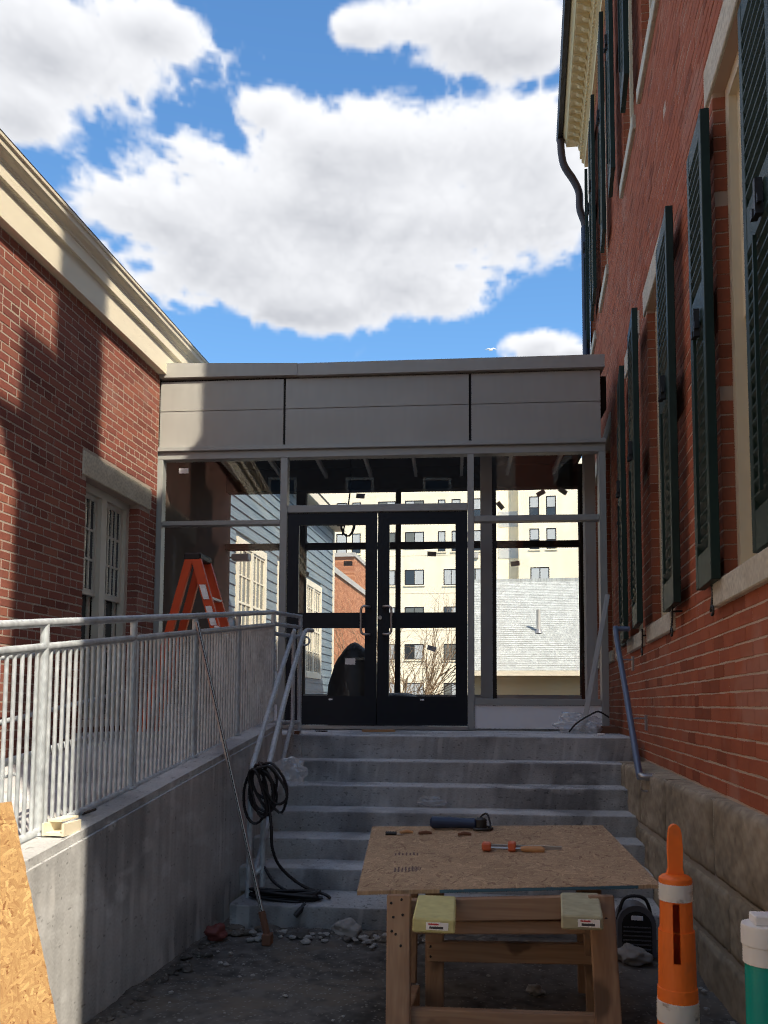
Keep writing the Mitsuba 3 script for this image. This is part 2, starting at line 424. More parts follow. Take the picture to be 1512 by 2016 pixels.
def brick_mesh(lst, depth, rr):
    """one mesh of many bricks in wall coordinates (d, s, z); front edges chamfered through slightly inset faces"""
    if not lst:
        return None
    V, Fs, U = [], [], []
    for k, (p, q_, za, zb, dj) in enumerate(lst):
        U.append(np.tile(rr.random(2), (12, 1)))
        e = .0025
        t = rr.normal(size=4) * .0013
        f = np.array([[dj, p + e, za + e + t[0]], [dj, q_ - e, za + e + t[1]], [dj, q_ - e, zb - e + t[2]], [dj, p + e, zb - e + t[3]],
                      [dj - .004, p, za + t[0]], [dj - .004, q_, za + t[1]], [dj - .004, q_, zb + t[2]], [dj - .004, p, zb + t[3]],
                      [-depth, p, za], [-depth, q_, za], [-depth, q_, zb], [-depth, p, zb]])
        V.append(f)
        qd = [(0, 1, 2, 3)] + [(a, b, (b) % 4 + 0, a) for a, b in ()]
        for a in range(4):
            b = (a + 1) % 4
            qd.append((a + 4, b + 4, b, a))
            qd.append((a + 8, b + 8, b + 4, a + 4))
        qd = np.array(qd) + 12 * k
        Fs.append(np.vstack([qd[:, [0, 1, 2]], qd[:, [0, 2, 3]]]))
    m = trimesh.Trimesh(np.vstack(V), np.vstack(Fs), process=False)
    m.metadata['uv'] = np.vstack(U)
    return m


def brickwork(prefix, lst, depth, world, mat, dist, smooth=False):
    """the 300 nearest bricks as parts, the others as one part"""
    rr = np.random.default_rng(5)
    order = sorted(range(len(lst)), key=lambda k: dist(lst[k]))
    nearest, rest = order[:300], order[300:]
    flip = np.linalg.det(world[:3, :3]) < 0
    for k in nearest:
        m = xf(brick_mesh([lst[k]], depth, rr), world)
        put(prefix + '__brick', m, mat)
    key = put(prefix + '__brick_field', xf(brick_mesh([lst[k] for k in rest], depth, rr), world), mat, kind='stuff')


# ---------------------------------------------------------------- right house
RH = thing('brick_townhouse', 'tall old red brick house with dark green shutters, stone sills and cream cornice', 'building')
ZT, SE = 9.05, 11.36
LOW = [(2.95, 3.94), (5.35, 6.15), (6.66, 7.36), (8.95, 9.6), (10.55, 11.05)]
HOLES = [(a, b, 1.89, 4.27) for a, b in LOW] + [(a, b, 6.12, 8.55) for a, b in LOW]
solid = sbox(0, -.3, SE, ZT)
for a, b, c, d in HOLES:
    solid = solid.difference(sbox(a - .003, c, b + .003, d))
put(RH + '__wall', xf(cat(prism(solid, 'x', -.32, -.0024)), RW), 'm_mortar_right')
HB = HOLES + [(a - .12, b + .13, 1.77, 1.89) for a, b in LOW] + [(a - .12, b + .12, 4.27, 4.47) for a, b in LOW] + [(a - .12, b + .13, 6.0, 6.12) for a, b in LOW]
bl = lay(None, None, None, .0686, .197, .003, .0068, .11, None, .885, ZT, 2.2, SE - .004, HB, jit=.0008)
brickwork(RH, bl, .115, RW, 'm_brick_right', lambda b: (max(0, 3.1 - b[0]) * 9 + (b[0] + b[1]) / 2 - 0) ** 2 + ((b[2] + b[3]) / 2 - 1.3) ** 2 * 1.4)
put(RH + '__gable_wall', xf(box(-9, -.33, 0, .3, 0, 10.0), RW), 'm_brick_right')
put(RH + '__gable_wall', xf(box(-.33, 0, -.003, .4, 9.06, 10.75), RW), 'm_brick_right')
put(RH + '__chimney', xf(box(-.35, -.02, .41, .78, 9.46, 12.6), RW), 'm_brick_right')
put(RH + '__chimney', xf(box(-.40, -.02, 2.86, 4.0, 9.46, 12.2), RW), 'm_brick_right')
put(RH + '__rear_wall', xf(box(-9, -.33, SE - .3, SE, 0, 9.0), RW), 'm_brick_right')
put(RH + '__roof', xf(hexa([(-9, 0, 9.05), (-9, 0, 11.4), (-9, SE, 9.05), (-9, SE, 11.4), (-.01, .31, 9.05), (-.01, .31, 9.4), (-.01, SE, 9.05), (-.01, SE, 9.4)]), RW), 'm_roofing')
# cornice: mouldings seen from below, rows of modillions and of dentils
cor = [(0, 8.98), (.05, 8.98), (.055, 9.03), (.09, 9.05), (.09, 9.22), (.13, 9.24), (.14, 9.30), (.30, 9.31), (.31, 9.36), (.34, 9.40), (.36, 9.46), (0, 9.46)]
put(RH + '__cornice', xf(prism(cor, 'y', .2, SE + .04), RW), 'm_cornice_cream')
dm = [box(.088, .118, s, s + .035, z, z + .03) for s in np.arange(7.2, SE, .065) for z in (9.06, 9.105, 9.15)]
put(RH + '__dentil_course', xf(cat(*dm), RW), 'm_cornice_cream', kind='stuff')
for k, s in enumerate(np.arange(7.3, SE - .05, .15)):
    mo = cat(box(.135, .285, s, s + .06, 9.275, 9.312), prism([(.14, 9.23), (.19, 9.245), (.23, 9.28), (.14, 9.28)], 'y', s + .004, s + .056))
    put(RH + '__modillion', xf(mo, RW), 'm_cornice_cream')
gut = [(.36, 9.40), (.42, 9.40), (.44, 9.47), (.43, 9.49), (.36, 9.47)]
put(RH + '__gutter', xf(prism(gut, 'y', .1, SE + .09), RW), 'm_black')
dp = spline([(.38, SE, 9.42), (.37, SE, 9.2), (.33, SE + .0, 9.0), (.20, SE + .02, 8.78), (.13, SE + .03, 8.6), (.12, SE + .03, 8.35), (.06, SE + .03, 8.15), (.05, SE + .03, 8.0)], 6)
put(RH + '__downspout', xf(tube(dp, .052, 12), RW), 'm_downspout', 40)
put(RH + '__downspout', xf(tube([(.055, SE + .03, 8.08), (.055, SE + .03, 4), (.055, SE + .03, 0)], .055, 12), RW), 'm_blue_tool', 40)
# foundation stones
rs = np.random.default_rng(3)


def rough_stone(s0, s1, z0, z1, d0, d1, seed):
    n1, n2 = max(4, int((s1 - s0) / .022)), max(4, int((z1 - z0) / .022))
    S, Zz = np.meshgrid(np.linspace(0, 1, n1), np.linspace(0, 1, n2), indexing='ij')
    edge = np.minimum(np.minimum(S, 1 - S) * (s1 - s0), np.minimum(Zz, 1 - Zz) * (z1 - z0))
    face = d0 + (d1 - d0) * S - .018 * np.exp(-edge / .006) + .010 * (meshkit.fbm(np.stack([S * (s1 - s0) * 5, Zz * (z1 - z0) * 5, 0 * S + seed], -1), 3, 4) - .5) + .012 * (meshkit.fbm(np.stack([S * (s1 - s0) * 30, Zz * (z1 - z0) * 30, 0 * S + seed], -1), 3, 6) - .5)
    v = np.stack([face, s0 + S * (s1 - s0), z0 + Zz * (z1 - z0)], -1).reshape(-1, 3)
    i, j = np.meshgrid(np.arange(n1 - 1), np.arange(n2 - 1), indexing='ij')
    q = np.stack([i * n2 + j, (i + 1) * n2 + j, (i + 1) * n2 + j + 1, i * n2 + j + 1], -1).reshape(-1, 4)
    f = [np.vstack([q[:, [0, 1, 2]], q[:, [0, 2, 3]]])]
    rim = [k * n2 for k in range(n1)] + [(n1 - 1) * n2 + k for k in range(1, n2)] + [k * n2 + n2 - 1 for k in range(n1 - 2, -1, -1)] + [k for k in range(n2 - 2, 0, -1)]
    b = v[rim].copy()
    b[:, 0] = -.06
    base = len(v)
    v = np.vstack([v, b])
    R = len(rim)
    k = np.arange(R)
    rim = np.array(rim)
    f.append(np.vstack([np.stack([rim[k], base + k, base + (k + 1) % R], 1), np.stack([rim[k], base + (k + 1) % R, rim[(k + 1) % R]], 1)]))
    return trimesh.Trimesh(v, np.vstack(f), process=False)


fd = lambda s: .022 + .065 * max(0, s - 3.3)
put(RH + '__foundation_mortar', xf(cat(*[hexa([(d if d < 0 else fd(y) - .013, y, z) for d in (-.05, 1) for y in yy for z in (-.2, .872)]) for yy in ((.3, 3.3), (3.3, 6.58))]), RW), 'm_mortar_stone')
for z0, z1, st in ((-.12, .21, .15), (.226, .50, -.2), (.516, .878, .3)):
    s = 1.0 + st
    while s < 6.4:
        L = .55 + .55 * rs.random()
        e = min(s + L, 6.5) - .006
        put(RH + '__foundation_stone', xf(rough_stone(s, e, z0, z1, fd(s), fd(e), int(s * 37)), RW), 'm_stone', 50)
        s = e + .016
# windows
def right_window(a, b, z0, z1, detail, key):
    RQ = RW @ frame((.065, 0, 0), (1, 0, 0), (0, 1, 0))
    w = put(key + '__window', xf(cat(box(-.19, -.125, a, a + .06, z0, z1), box(-.19, -.125, b - .06, b, z0, z1), box(-.19, -.125, a + .06, b - .06, z1 - .07, z1), box(-.19, -.125, a + .06, b - .06, z0, z0 + .05)), RQ), 'm_sash_cream')
    zm = (z0 + z1) / 2 + .02
    sash = []
    for (lo, hi, dd) in ((zm, z1 - .07, -.165), (z0 + .05, zm + .04, -.195)):
        x0, x1 = a + .06, b - .06
        sash += [box(dd - .03, dd, x0, x0 + .045, lo, hi), box(dd - .03, dd, x1 - .045, x1, lo, hi), box(dd - .03, dd, x0 + .045, x1 - .045, hi - .045, hi), box(dd - .03, dd, x0 + .045, x1 - .045, lo, lo + .05)]
        for t in (1, 2):
            c = x0 + (x1 - x0) * t / 3
            sash.append(box(dd - .024, dd - .004, c - .011, c + .011, lo + .05, hi - .045))
        c = (lo + hi) / 2
        sash.append(box(dd - .022, dd - .006, x0 + .045, x1 - .045, c - .011, c + .011))
    put(w + '__sash', xf(cat(*sash), RQ), 'm_sash_cream')
    put(w + '__pane', xf(cat(hexa([(x, y, z) for x in (-.183, -.181) for y in (a + .06, b - .06) for z in (zm, z1 - .07)]), hexa([(x, y, z) for x in (-.213, -.211) for y in (a + .06, b - .06) for z in (z0 + .05, zm)])), RQ), 'm_pane_dark')
    sill = put(key + '__window_sill', xf(box(-.13, .03, a - .118, b + .128, z0 - .12, z0, .006), RW), 'm_limestone')
    return w


for a, b in LOW:
    right_window(a, b, 1.89, 4.27, True, RH)
    put(RH + '__lintel', xf(box(-.12, .012, a - .118, b + .118, 4.272, 4.468, .005), RW), 'm_limestone')
for a, b in LOW:
    right_window(a, b, 6.12, 8.55, True, RH)


def leaf(h, w, pitch=.06, mid=None):
    """shutter leaf in its own frame: x 0..w along, y 0..t thick (louvres face -y), z 0..h"""
    t = .042
    mid = mid or h * .56
    fr = [box(0, .055, 0, t, 0, h, .003), box(w - .055, w, 0, t, 0, h, .003), box(.055, w - .055, .002, t - .002, 0, .16), box(.055, w - .055, .002, t - .002, h - .11, h), box(.055, w - .055, .002, t - .002, mid - .09, mid + .09)]
    lv = []
    for lo, hi in ((.16, mid - .09), (mid + .09, h - .11)):
        n = int((hi - lo) / pitch)
        for k in range(n):
            z = lo + (k + .5) * (hi - lo) / n
            lv.append(hexa([(x, y, z + zz + (-.027 if y > t / 2 else .027)) for x in (.054, w - .054) for y in (-.001, t + .001) for zz in (-.005, .005)]))
    return fr, lv


def shutter(name, P0, P1, z0, z1, fine, mid=None, fl=False):
    """leaf between wall points P0 and P1, each (s, d)"""
    (s0, d0), (s1, d1) = P0, P1
    w = math.hypot(s1 - s0, d1 - d0)
    ex = np.array(((d1 - d0) / w, (s1 - s0) / w, 0))
    ey = np.array((-ex[1], ex[0], 0)) if not fl else np.array((ex[1], -ex[0], 0))
    M = RW @ frame((d0, s0, z0), ex, ey)
    fr, lv = leaf(z1 - z0, w, mid=mid)
    k = put(RH + '__shutter', xf(cat(*fr), M), 'm_shutter')
    if fine:
        for l in lv:
            put(k + '__louver', xf(l, M), 'm_shutter')
    else:
        put(k + '__louver_set', xf(cat(*lv), M), 'm_shutter', kind='stuff')
    z = z1 - z0
    lat = cat(box(w * .3, w * .36, -.03, -.002, .53 * z, .59 * z), box(w * .26, w * .44, -.026, -.01, .545 * z, .56 * z), box(w * .36, w * .42, -.036, -.01, .53 * z, .545 * z))
    put(k + '__latch', xf(lat, M), 'm_black')
    rod = box(w / 2 - .008, w / 2 + .008, -.022, -.008, .2, (mid or z * .56) - .13)
    put(k + '__tilt_rod', xf(rod, M), 'm_shutter')
    return k


# outward (louvred) face is towards +d, i.e. leaf y axis points at the wall
zl0, zl1 = 1.90, 4.24
shutter('a', (2.97, 0.02), (3.455, 0.0), 1.92, 4.25, True, 1.33)
shutter('b', (3.86, .075), (4.25, .065), 1.88, 4.14, True, 1.36)
shutter('c', (4.72, .095), (5.22, .075), 1.88, 4.20, True, 1.30)
shutter('d', (6.03, .125), (6.52, .10), 1.90, 4.24, False)
shutter('e', (6.98, .115), (7.44, .085), 1.86, 4.20, False)
shutter('f', (7.60, .035), (8.02, .03), 1.86, 4.0, False)
for s0, s1, d in ((4.75, 5.23, .10), (6.28, 6.72, .12), (7.42, 7.88, .11), (8.42, 8.88, .10), (9.62, 10.05, .10), (10.08, 10.5, .09), (11.02, 11.3, .08)):
    shutter('u', (s0, d), (s1, d - .02), 6.27, 8.7, False)
# shutter holdbacks
for s, z, d in ((4.02, 1.88, .03), (4.95, 1.86, .06), (6.3, 1.83, .05)):
    sp = [(d + .01, s + .03 * math.cos(a) * (1 - a / 12), z - .13 + .03 * math.sin(a) * (1 - a / 12)) for a in np.linspace(0, 5.5, 12)]
    put(RH + '__holdback', xf(cat(tube([(-.0, s + .03, z), (d, s + .03, z)], .006, 6), tube([(d, s + .03, z + .05), (d, s + .03, z - .05), sp[0]], .006, 6), tube(sp, .006, 6)), RW), 'm_black')

# ---------------------------------------------------------------- left building
LB = thing('brick_annex', 'low dark red brick building on the left with cream cornice and paired windows', 'building')
LX = -3.6
LWm = frame((LX, 0, 0), (1, 0, 0), (0, 1, 0))
WIN = (6.35, 7.34, 1.15, 3.235)
solid = sbox(-6, -.3, 7.735, 4.75).difference(sbox(WIN[0] - .004, WIN[2], WIN[1] + .004, WIN[3]))
put(LB + '__wall', xf(prism(solid, 'x', -.3, -.0026), LWm), 'm_mortar_left')
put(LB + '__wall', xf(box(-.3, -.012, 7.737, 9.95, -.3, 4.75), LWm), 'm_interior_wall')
ll = lay(None, None, None, .0677, .1937, .0097, .0100, .1, None, .9, 4.71, 2.6, 7.728, [WIN, (6.275, 7.585, 3.235, 3.445)], jit=.0006)
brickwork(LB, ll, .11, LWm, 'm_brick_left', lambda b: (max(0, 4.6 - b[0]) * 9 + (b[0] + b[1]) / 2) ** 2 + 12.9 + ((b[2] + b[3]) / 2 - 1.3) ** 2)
put(LB + '__lintel', xf(box(-.11, .014, 6.277, 7.583, 3.237, 3.443, .005), LWm), 'm_limestone')
prof = [(-.28, 4.695), (.075, 4.695), (.075, 4.925), (.085, 4.94), (.11, 4.945), (.11, 5.045), (.12, 5.05), (.122, 5.065), (.15, 5.085), (.168, 5.105), (.172, 5.145), (.185, 5.15), (.187, 5.17), (-.28, 5.18)]
put(LB + '__cornice', xf(prism(prof, 'y', -6, 10.1), LWm), 'm_cream')
put(LB + '__roof', xf(hexa([(-8, -6, 4.9), (-8, -6, 5.4), (-8, 10.1, 4.9), (-8, 10.1, 5.4), (-.02, -6, 4.9), (.18, -6, 5.19), (-.02, 10.1, 4.9), (.18, 10.1, 5.19)]), LWm), 'm_roofing')
put(LB + '__interior', xf(box(-.9, -.31, 6.2, 7.5, 1.0, 3.5), LWm), 'm_interior')
a, b, z0, z1 = WIN
fr = [box(-.17, -.10, a, a + .05, z0, z1), box(-.17, -.10, b - .06, b, z0, z1), box(-.17, -.10, a + .05, b - .06, z1 - .07, z1), box(-.165, -.095, 6.80, 6.90, z0, z1 - .07), box(-.19, .04, a + .01, b - .01, z0 - .05, z0 + .01)]
put(LB + '__window_frame', xf(cat(*fr), LWm), 'm_window_paint')
for x0, x1 in ((a + .05, 6.80), (6.90, b - .06)):
    lo, hi, dd = 2.26, z1 - .07, -.135
    sa = [box(dd - .035, dd, x0, x0 + .04, lo, hi), box(dd - .035, dd, x1 - .04, x1, lo, hi), box(dd - .035, dd, x0 + .04, x1 - .04, hi - .045, hi), box(dd - .035, dd, x0 + .04, x1 - .04, lo, lo + .055)]
    mu = []
    for t in (1, 2, 3):
        c = x0 + .04 + (x1 - x0 - .08) * t / 4
        mu.append(box(dd - .03, dd - .005, c - .011, c + .011, lo + .055, hi - .045))
    for t in (1, 2):
        c = lo + .055 + (hi - lo - .10) * t / 3
        mu.append(box(dd - .028, dd - .007, x0 + .04, x1 - .04, c - .011, c + .011))
    w = put(LB + '__window', xf(cat(*sa), LWm), 'm_window_paint')
    put(w + '__muntin', xf(cat(*mu), LWm), 'm_window_paint')
    put(w + '__pane', xf(box(dd - .02, dd - .018, x0 + .04, x1 - .04, lo + .05, hi - .04), LWm), 'm_pane_dark')
    dd, hi, lo = -.18, 2.30, z0
    sa = [box(dd - .035, dd, x0, x0 + .04, lo, hi), box(dd - .035, dd, x1 - .04, x1, lo, hi), box(dd - .035, dd, x0 + .04, x1 - .04, lo, lo + .05)]
    sa += [box(dd - .03, dd - .005, c - .011, c + .011, lo, hi) for c in (x0 + .04 + (x1 - x0 - .08) / 4, x0 + .04 + (x1 - x0 - .08) / 2)] + [box(dd - .03, dd - .007, x0, x1, 1.78, 1.80)]
    put(w + '__lower_sash', xf(cat(*sa), LWm), 'm_window_paint')
    put(w + '__pane', xf(box(dd - .02, dd - .018, x0, x1, lo, hi), LWm), 'm_pane_dark')

# ---------------------------------------------------------------- glazed connector between the two buildings
GC = thing('glazed_entrance', 'grey metal panelled glass entrance link at the top of the steps', 'building')
fp = lambda m: xf(m, FW)
cap = hexa([(-3.64, -.045, 4.66), (-3.64, -.045, 4.815), (-3.64, 2.2, 4.66), (-3.64, 2.2, 4.815), (-2.17, -.045, 4.648), (-2.17, -.045, 4.772), (-2.17, 2.2, 4.648), (-2.17, 2.2, 4.772)])
cap2 = box(-2.167, .905, -.047, 2.2, 4.642, 4.768)
put(GC + '__cap_flashing', fp(cap), 'm_panel_metal')
put(GC + '__cap_flashing', fp(cap2), 'm_panel_metal')
put(GC + '__backing', fp(box(-3.62, .85, .03, .2, 3.9, 4.65)), 'm_joint')
for x0, x1 in ((-3.61, -2.315), (-2.293, -.428), (-.404, .868)):
    put(GC + '__panel', fp(box(x0, x1, 0, .03, 4.314, 4.628, .003)), 'm_panel_metal')
    put(GC + '__panel', fp(box(x0, x1, 0, .03, 3.935, 4.309, .003)), 'm_panel_metal')
put(GC + '__drip_flashing', fp(box(-3.64, .91, -.035, .12, 3.885, 3.928, .003)), 'm_frame_metal')
FR = []
def member(x0, x1, z0, z1, y0=0., y1=.11):
    put(GC + '__frame', fp(box(x0, x1, y0, y1, z0, z1, .003)), 'm_frame_metal')
member(-3.63, .91, 3.806, 3.883)
for x0, x1, z0, z1 in ((-3.63, -3.565, 1.06, 3.804), (-2.335, -2.262, 1.06, 3.804), (-.445, -.38, 1.06, 3.804), (.842, .91, 1.06, 3.804)):
    member(x0, x1, z0, z1)
member(-3.563, -2.337, 3.12, 3.165, .003, .107)
member(-3.563, -2.337, 1.305, 1.365, .003, .107)
member(-2.26, -.447, 3.236, 3.31, .003, .107)
member(-.378, .84, 3.12, 3.178, .003, .107)
member(-.378, .84, 1.303, 1.366, .003, .107)
for x0, x1 in ((-3.563, -2.337), (-.378, .84)):
    put(GC + '__kick_panel', fp(box(x0, x1, .02, .06, 1.075, 1.30)), 'm_white_dull')
for x0, x1, z0, z1 in ((-3.563, -2.337, 3.165, 3.804), (-3.563, -2.337, 1.366, 3.12), (-2.26, -.447, 3.31, 3.804), (-.378, .84, 3.178, 3.804), (-.378, .84, 1.366, 3.12)):
    put(GC + '__glass', fp(trimesh.Trimesh([(x0, .05, z0), (x1, .05, z0), (x1, .05, z1), (x0, .05, z1)], [[0, 1, 2], [0, 2, 3]], process=False)), 'm_glass')
# doors
for side, (x0, x1) in (('l', (-2.256, -1.348)), ('r', (-1.338, -.449))):
    sL = .115
    d = cat(box(x0, x0 + sL, .02, .065, 1.10, 3.23), box(x1 - sL, x1, .02, .065, 1.10, 3.23), box(x0 + sL, x1 - sL, .021, .064, 3.11, 3.23), box(x0 + sL, x1 - sL, .021, .064, 2.065, 2.217), box(x0 + sL, x1 - sL, .021, .064, 1.10, 1.385))
    dk = put(GC + '__door', fp(d), 'm_dark_door', label=f'dark glazed {"left" if side == "l" else "right"} leaf of the double door')
    for z0, z1 in ((1.385, 2.065), (2.217, 3.11)):
        put(dk + '__glass', fp(trimesh.Trimesh([(x0 + sL, .043, z0), (x1 - sL, .043, z0), (x1 - sL, .043, z1), (x0 + sL, .043, z1)], [[0, 1, 2], [0, 2, 3]], process=False)), 'm_glass')
    hx, gx_ = (-1.415, -1.495) if side == 'l' else (-1.275, -1.195)
    h = spline([(hx, .02, 2.27), (hx, -.04, 2.27), (gx_ * .7 + hx * .3, -.06, 2.27), (gx_, -.06, 2.235), (gx_, -.06, 2.13), (gx_, -.06, 2.03), (gx_ * .7 + hx * .3, -.06, 1.995), (hx, -.04, 1.995), (hx, .02, 1.995)], 4)
    put(dk + '__pull_handle', fp(tube(h, .0125, 10)), 'm_steel', 40)
    if side == 'r':
        put(dk + '__lock_cylinder', fp(xf(trimesh.creation.cylinder(.02, .02, sections=20), trimesh.transformations.translation_matrix((-1.312, .015, 2.165)) @ trimesh.transformations.rotation_matrix(math.pi / 2, (1, 0, 0)))), 'm_steel', 40)
    put(dk + '__maker_plate', fp(box((x0 + x1) / 2 - .02, (x0 + x1) / 2 + .02, .016, .02, 1.345, 1.36)), 'm_white_dull')
put(GC + '__threshold', fp(box(-2.26, -.447, -.06, .12, 1.062, 1.094)), 'm_steel')
# label stuck on glass (its code left out)
for x, z, w, h, y in ((-3.36, 3.70, .10, .055, .046), (-1.61, 1.73, .10, .062, .037)):
    put(GC + '__sticker', fp(box(x - w / 2, x + w / 2, y - .002, y, z - h / 2, z + h / 2)), 'm_white')
# interior
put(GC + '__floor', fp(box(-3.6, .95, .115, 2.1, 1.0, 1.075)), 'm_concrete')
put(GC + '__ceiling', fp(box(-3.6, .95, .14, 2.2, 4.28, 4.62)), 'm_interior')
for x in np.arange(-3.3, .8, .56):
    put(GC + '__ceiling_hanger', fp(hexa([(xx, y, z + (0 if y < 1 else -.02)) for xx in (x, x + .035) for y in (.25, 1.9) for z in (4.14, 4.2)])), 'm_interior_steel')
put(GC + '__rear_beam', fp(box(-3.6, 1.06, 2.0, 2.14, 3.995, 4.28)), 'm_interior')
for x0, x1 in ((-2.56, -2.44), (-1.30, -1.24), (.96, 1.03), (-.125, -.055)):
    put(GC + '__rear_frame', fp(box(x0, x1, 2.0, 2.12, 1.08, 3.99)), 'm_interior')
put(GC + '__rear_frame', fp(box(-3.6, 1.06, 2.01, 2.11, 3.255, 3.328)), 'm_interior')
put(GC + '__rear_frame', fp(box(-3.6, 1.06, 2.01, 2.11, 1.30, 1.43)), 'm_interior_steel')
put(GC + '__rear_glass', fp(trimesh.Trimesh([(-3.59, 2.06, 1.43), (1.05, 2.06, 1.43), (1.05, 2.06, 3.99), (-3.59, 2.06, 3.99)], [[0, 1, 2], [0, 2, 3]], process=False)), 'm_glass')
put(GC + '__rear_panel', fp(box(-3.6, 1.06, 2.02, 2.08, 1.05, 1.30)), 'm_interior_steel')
for x0, x1, d in ((-.295, -.175, .55), (.80, .91, .6)):
    put(GC + '__column', fp(cat(box(x0, x1, d, d + .15, 1.08, 4.28))), 'm_interior_steel')
for x, z, r in ((-2.6, 2.95, .35), (-2.05, 3.07, .0), (-1.0, 3.18, .05), (-.55, 3.42, .3), (-.15, 3.78, .9), (.35, 3.93, -.5), (.62, 3.95, .6), (.03, 3.05, -.1), (-1.9, 3.93, .1), (-3.0, 3.28, -.4), (-1.0, 2.0, .3)):
    M = trimesh.transformations.translation_matrix((x + .15, 2.05, z)) @ trimesh.transformations.rotation_matrix(r, (0, 1, 0))
    put(GC + '__sticker', fp(xf(box(-.055, .055, -.002, .0, -.03, .03), M)), 'm_white_dull' if r in (.0, .3, -.1) else 'm_interior_steel')
k = thing('cable_loop', 'dark electrical cable looped and hanging from the ceiling behind the transom glass', 'cable')
lp = [(-1.80 + .07 * math.sin(a) * (1 + .1 * k_), 1.2 + .01 * k_, 3.50 - .11 + .15 * math.cos(a)) for k_ in range(3) for a in np.linspace(0, 2 * math.pi, 14)]
put(k + '__coil', fp(tube(np.vstack([[(-1.76, 1.2, 4.28), (-1.77, 1.2, 3.8)], lp, [(-1.86, 1.2, 3.25)]]), .009, 6)), 'm_black', 60)
put(k + '__connector', fp(box(-1.93, -1.84, 1.18, 1.23, 3.36, 3.45, .008)), 'm_black')

# black cover behind the door
def blob(c, r, seed, amp=.12, sub=3, floor=None):
    m = trimesh.creation.icosphere(sub)
    v = m.vertices * (1 + amp * (meshkit.fbm(m.vertices * 1.6 + seed, 3, seed) - .5) * 2)[:, None] * r + c
    if floor is not None:
        v[:, 2] = np.maximum(v[:, 2], floor)
    return trimesh.Trimesh(v, m.faces, process=False)
c0 = FW @ np.array((-1.65, .75, 1.08, 1))
put('covered_equipment', cat(blob(c0[:3] + (0, 0, .25), (.30, .3, .62), 3, floor=1.077), blob(c0[:3] + (.42, .1, .14), (.40, .25, .22), 8, floor=1.077)), 'm_black', True, 'rounded black covered equipment standing behind the left door leaf', 'equipment')

# ---------------------------------------------------------------- steps, landing, ramp
YE, TR, TB = 6.589, .273, .392
ZS = [1.054, .87, .708, .555, .41, .268, .128]
stair = thing('steps', 'worn grey concrete steps rising to the glass doors', None)
labels[stair].pop('category', None)
tag(stair, kind='structure')
def slab(x0, x1, ya, yb, z0, z1, mat='m_concrete', nose=.012):
    f = lambda x, y: y + .075 * x
    n = int((x1 - x0) / .025)
    xs = np.linspace(x0, x1, n)
    pr = [(-.0, z0), (-.03, z1 - nose * 1.5), (-.026, z1 - nose * .4), (-.012, z1), (yb - ya, z1 + (.0 if True else 0))]
    V = np.array([[x, f(x, ya) + a + .008 * (meshkit.noise(np.array([x * 9, ya * 7, b * 5])) - .5) + .02 * max(0, meshkit.noise(np.array([x * 23, ya * 11, b * 9])) - .72), b + (.006 * (meshkit.noise(np.array([x * 7, a * 3, b])) - .5) if b > z0 else 0)] for x in xs for a, b in pr])
    m = len(pr)
    i, j = np.meshgrid(np.arange(n - 1), np.arange(m - 1), indexing='ij')
    q = np.stack([i * m + j, i * m + j + 1, (i + 1) * m + j + 1, (i + 1) * m + j], -1).reshape(-1, 4)
    F_ = np.vstack([q[:, [0, 1, 2]], q[:, [0, 2, 3]]])
    e0 = np.array([[0, k, k + 1] for k in range(1, m - 1)])
    e1 = (n - 1) * m + e0[:, ::-1]
    return trimesh.Trimesh(V, np.vstack([F_[:, ::-1], e0, e1]), process=False)
for k, z in enumerate(ZS):
    ya = YE - min(k, 5) * TR - (TB if k == 6 else 0)
    yb = 8.1 if k == 0 else (YE - (k - 1) * TR + .06)
    put(stair + '__tread', slab(-1.66 if k == 6 else -1.735, (.93, .905, .885, .865, .85, .835, .83)[k], ya, yb, ZS[k + 1] - .02 if k < 6 else -.1, z), 'm_concrete', 35)
put('landing', cat(hexa([(x, y + .075 * x, z) for x in (-3.59, -1.70) for y in (6.55, 8.1) for z in (.6, 1.052)])), 'm_concrete', False, 'concrete landing in front of the glass entrance', None, None, 'structure')
zr = lambda y: .727 + .1335 * (y - 2.75)
RWALL = 'ramp_wall'
def wedge(x0, x1, ya, yb, zb, off, n=1):
    return hexa([(x, y, z) for x in (x0, x1) for y in (ya, yb) for z in (zb, zr(y) + off)])
k = thing(RWALL, 'grey concrete retaining wall of the ramp, sunlit near the front', 'wall')
put(k + '__body', wedge(-2.02, -1.738, -3, 6.0, -.3, -.035), 'm_concrete')
put(k + '__coping', wedge(-2.035, -1.752, -3, 5.95, 0, 0).difference(wedge(-2.1, -1.7, -3.1, 6.1, -.5, -.034)) if False else hexa([(x, y, zr(y) + o) for x in (-2.03, -1.752) for y in (-3, 5.98) for o in (-.034, 0)]), 'm_concrete')
put('ramp', hexa([(x, y, z) for x in (-3.59, -2.03) for y in (-3, 6.56) for z in (-.2, zr(y) - .06 if y < 6 else 1.048)]), 'm_concrete', False, 'concrete ramp rising along the brick building', None, None, 'structure')

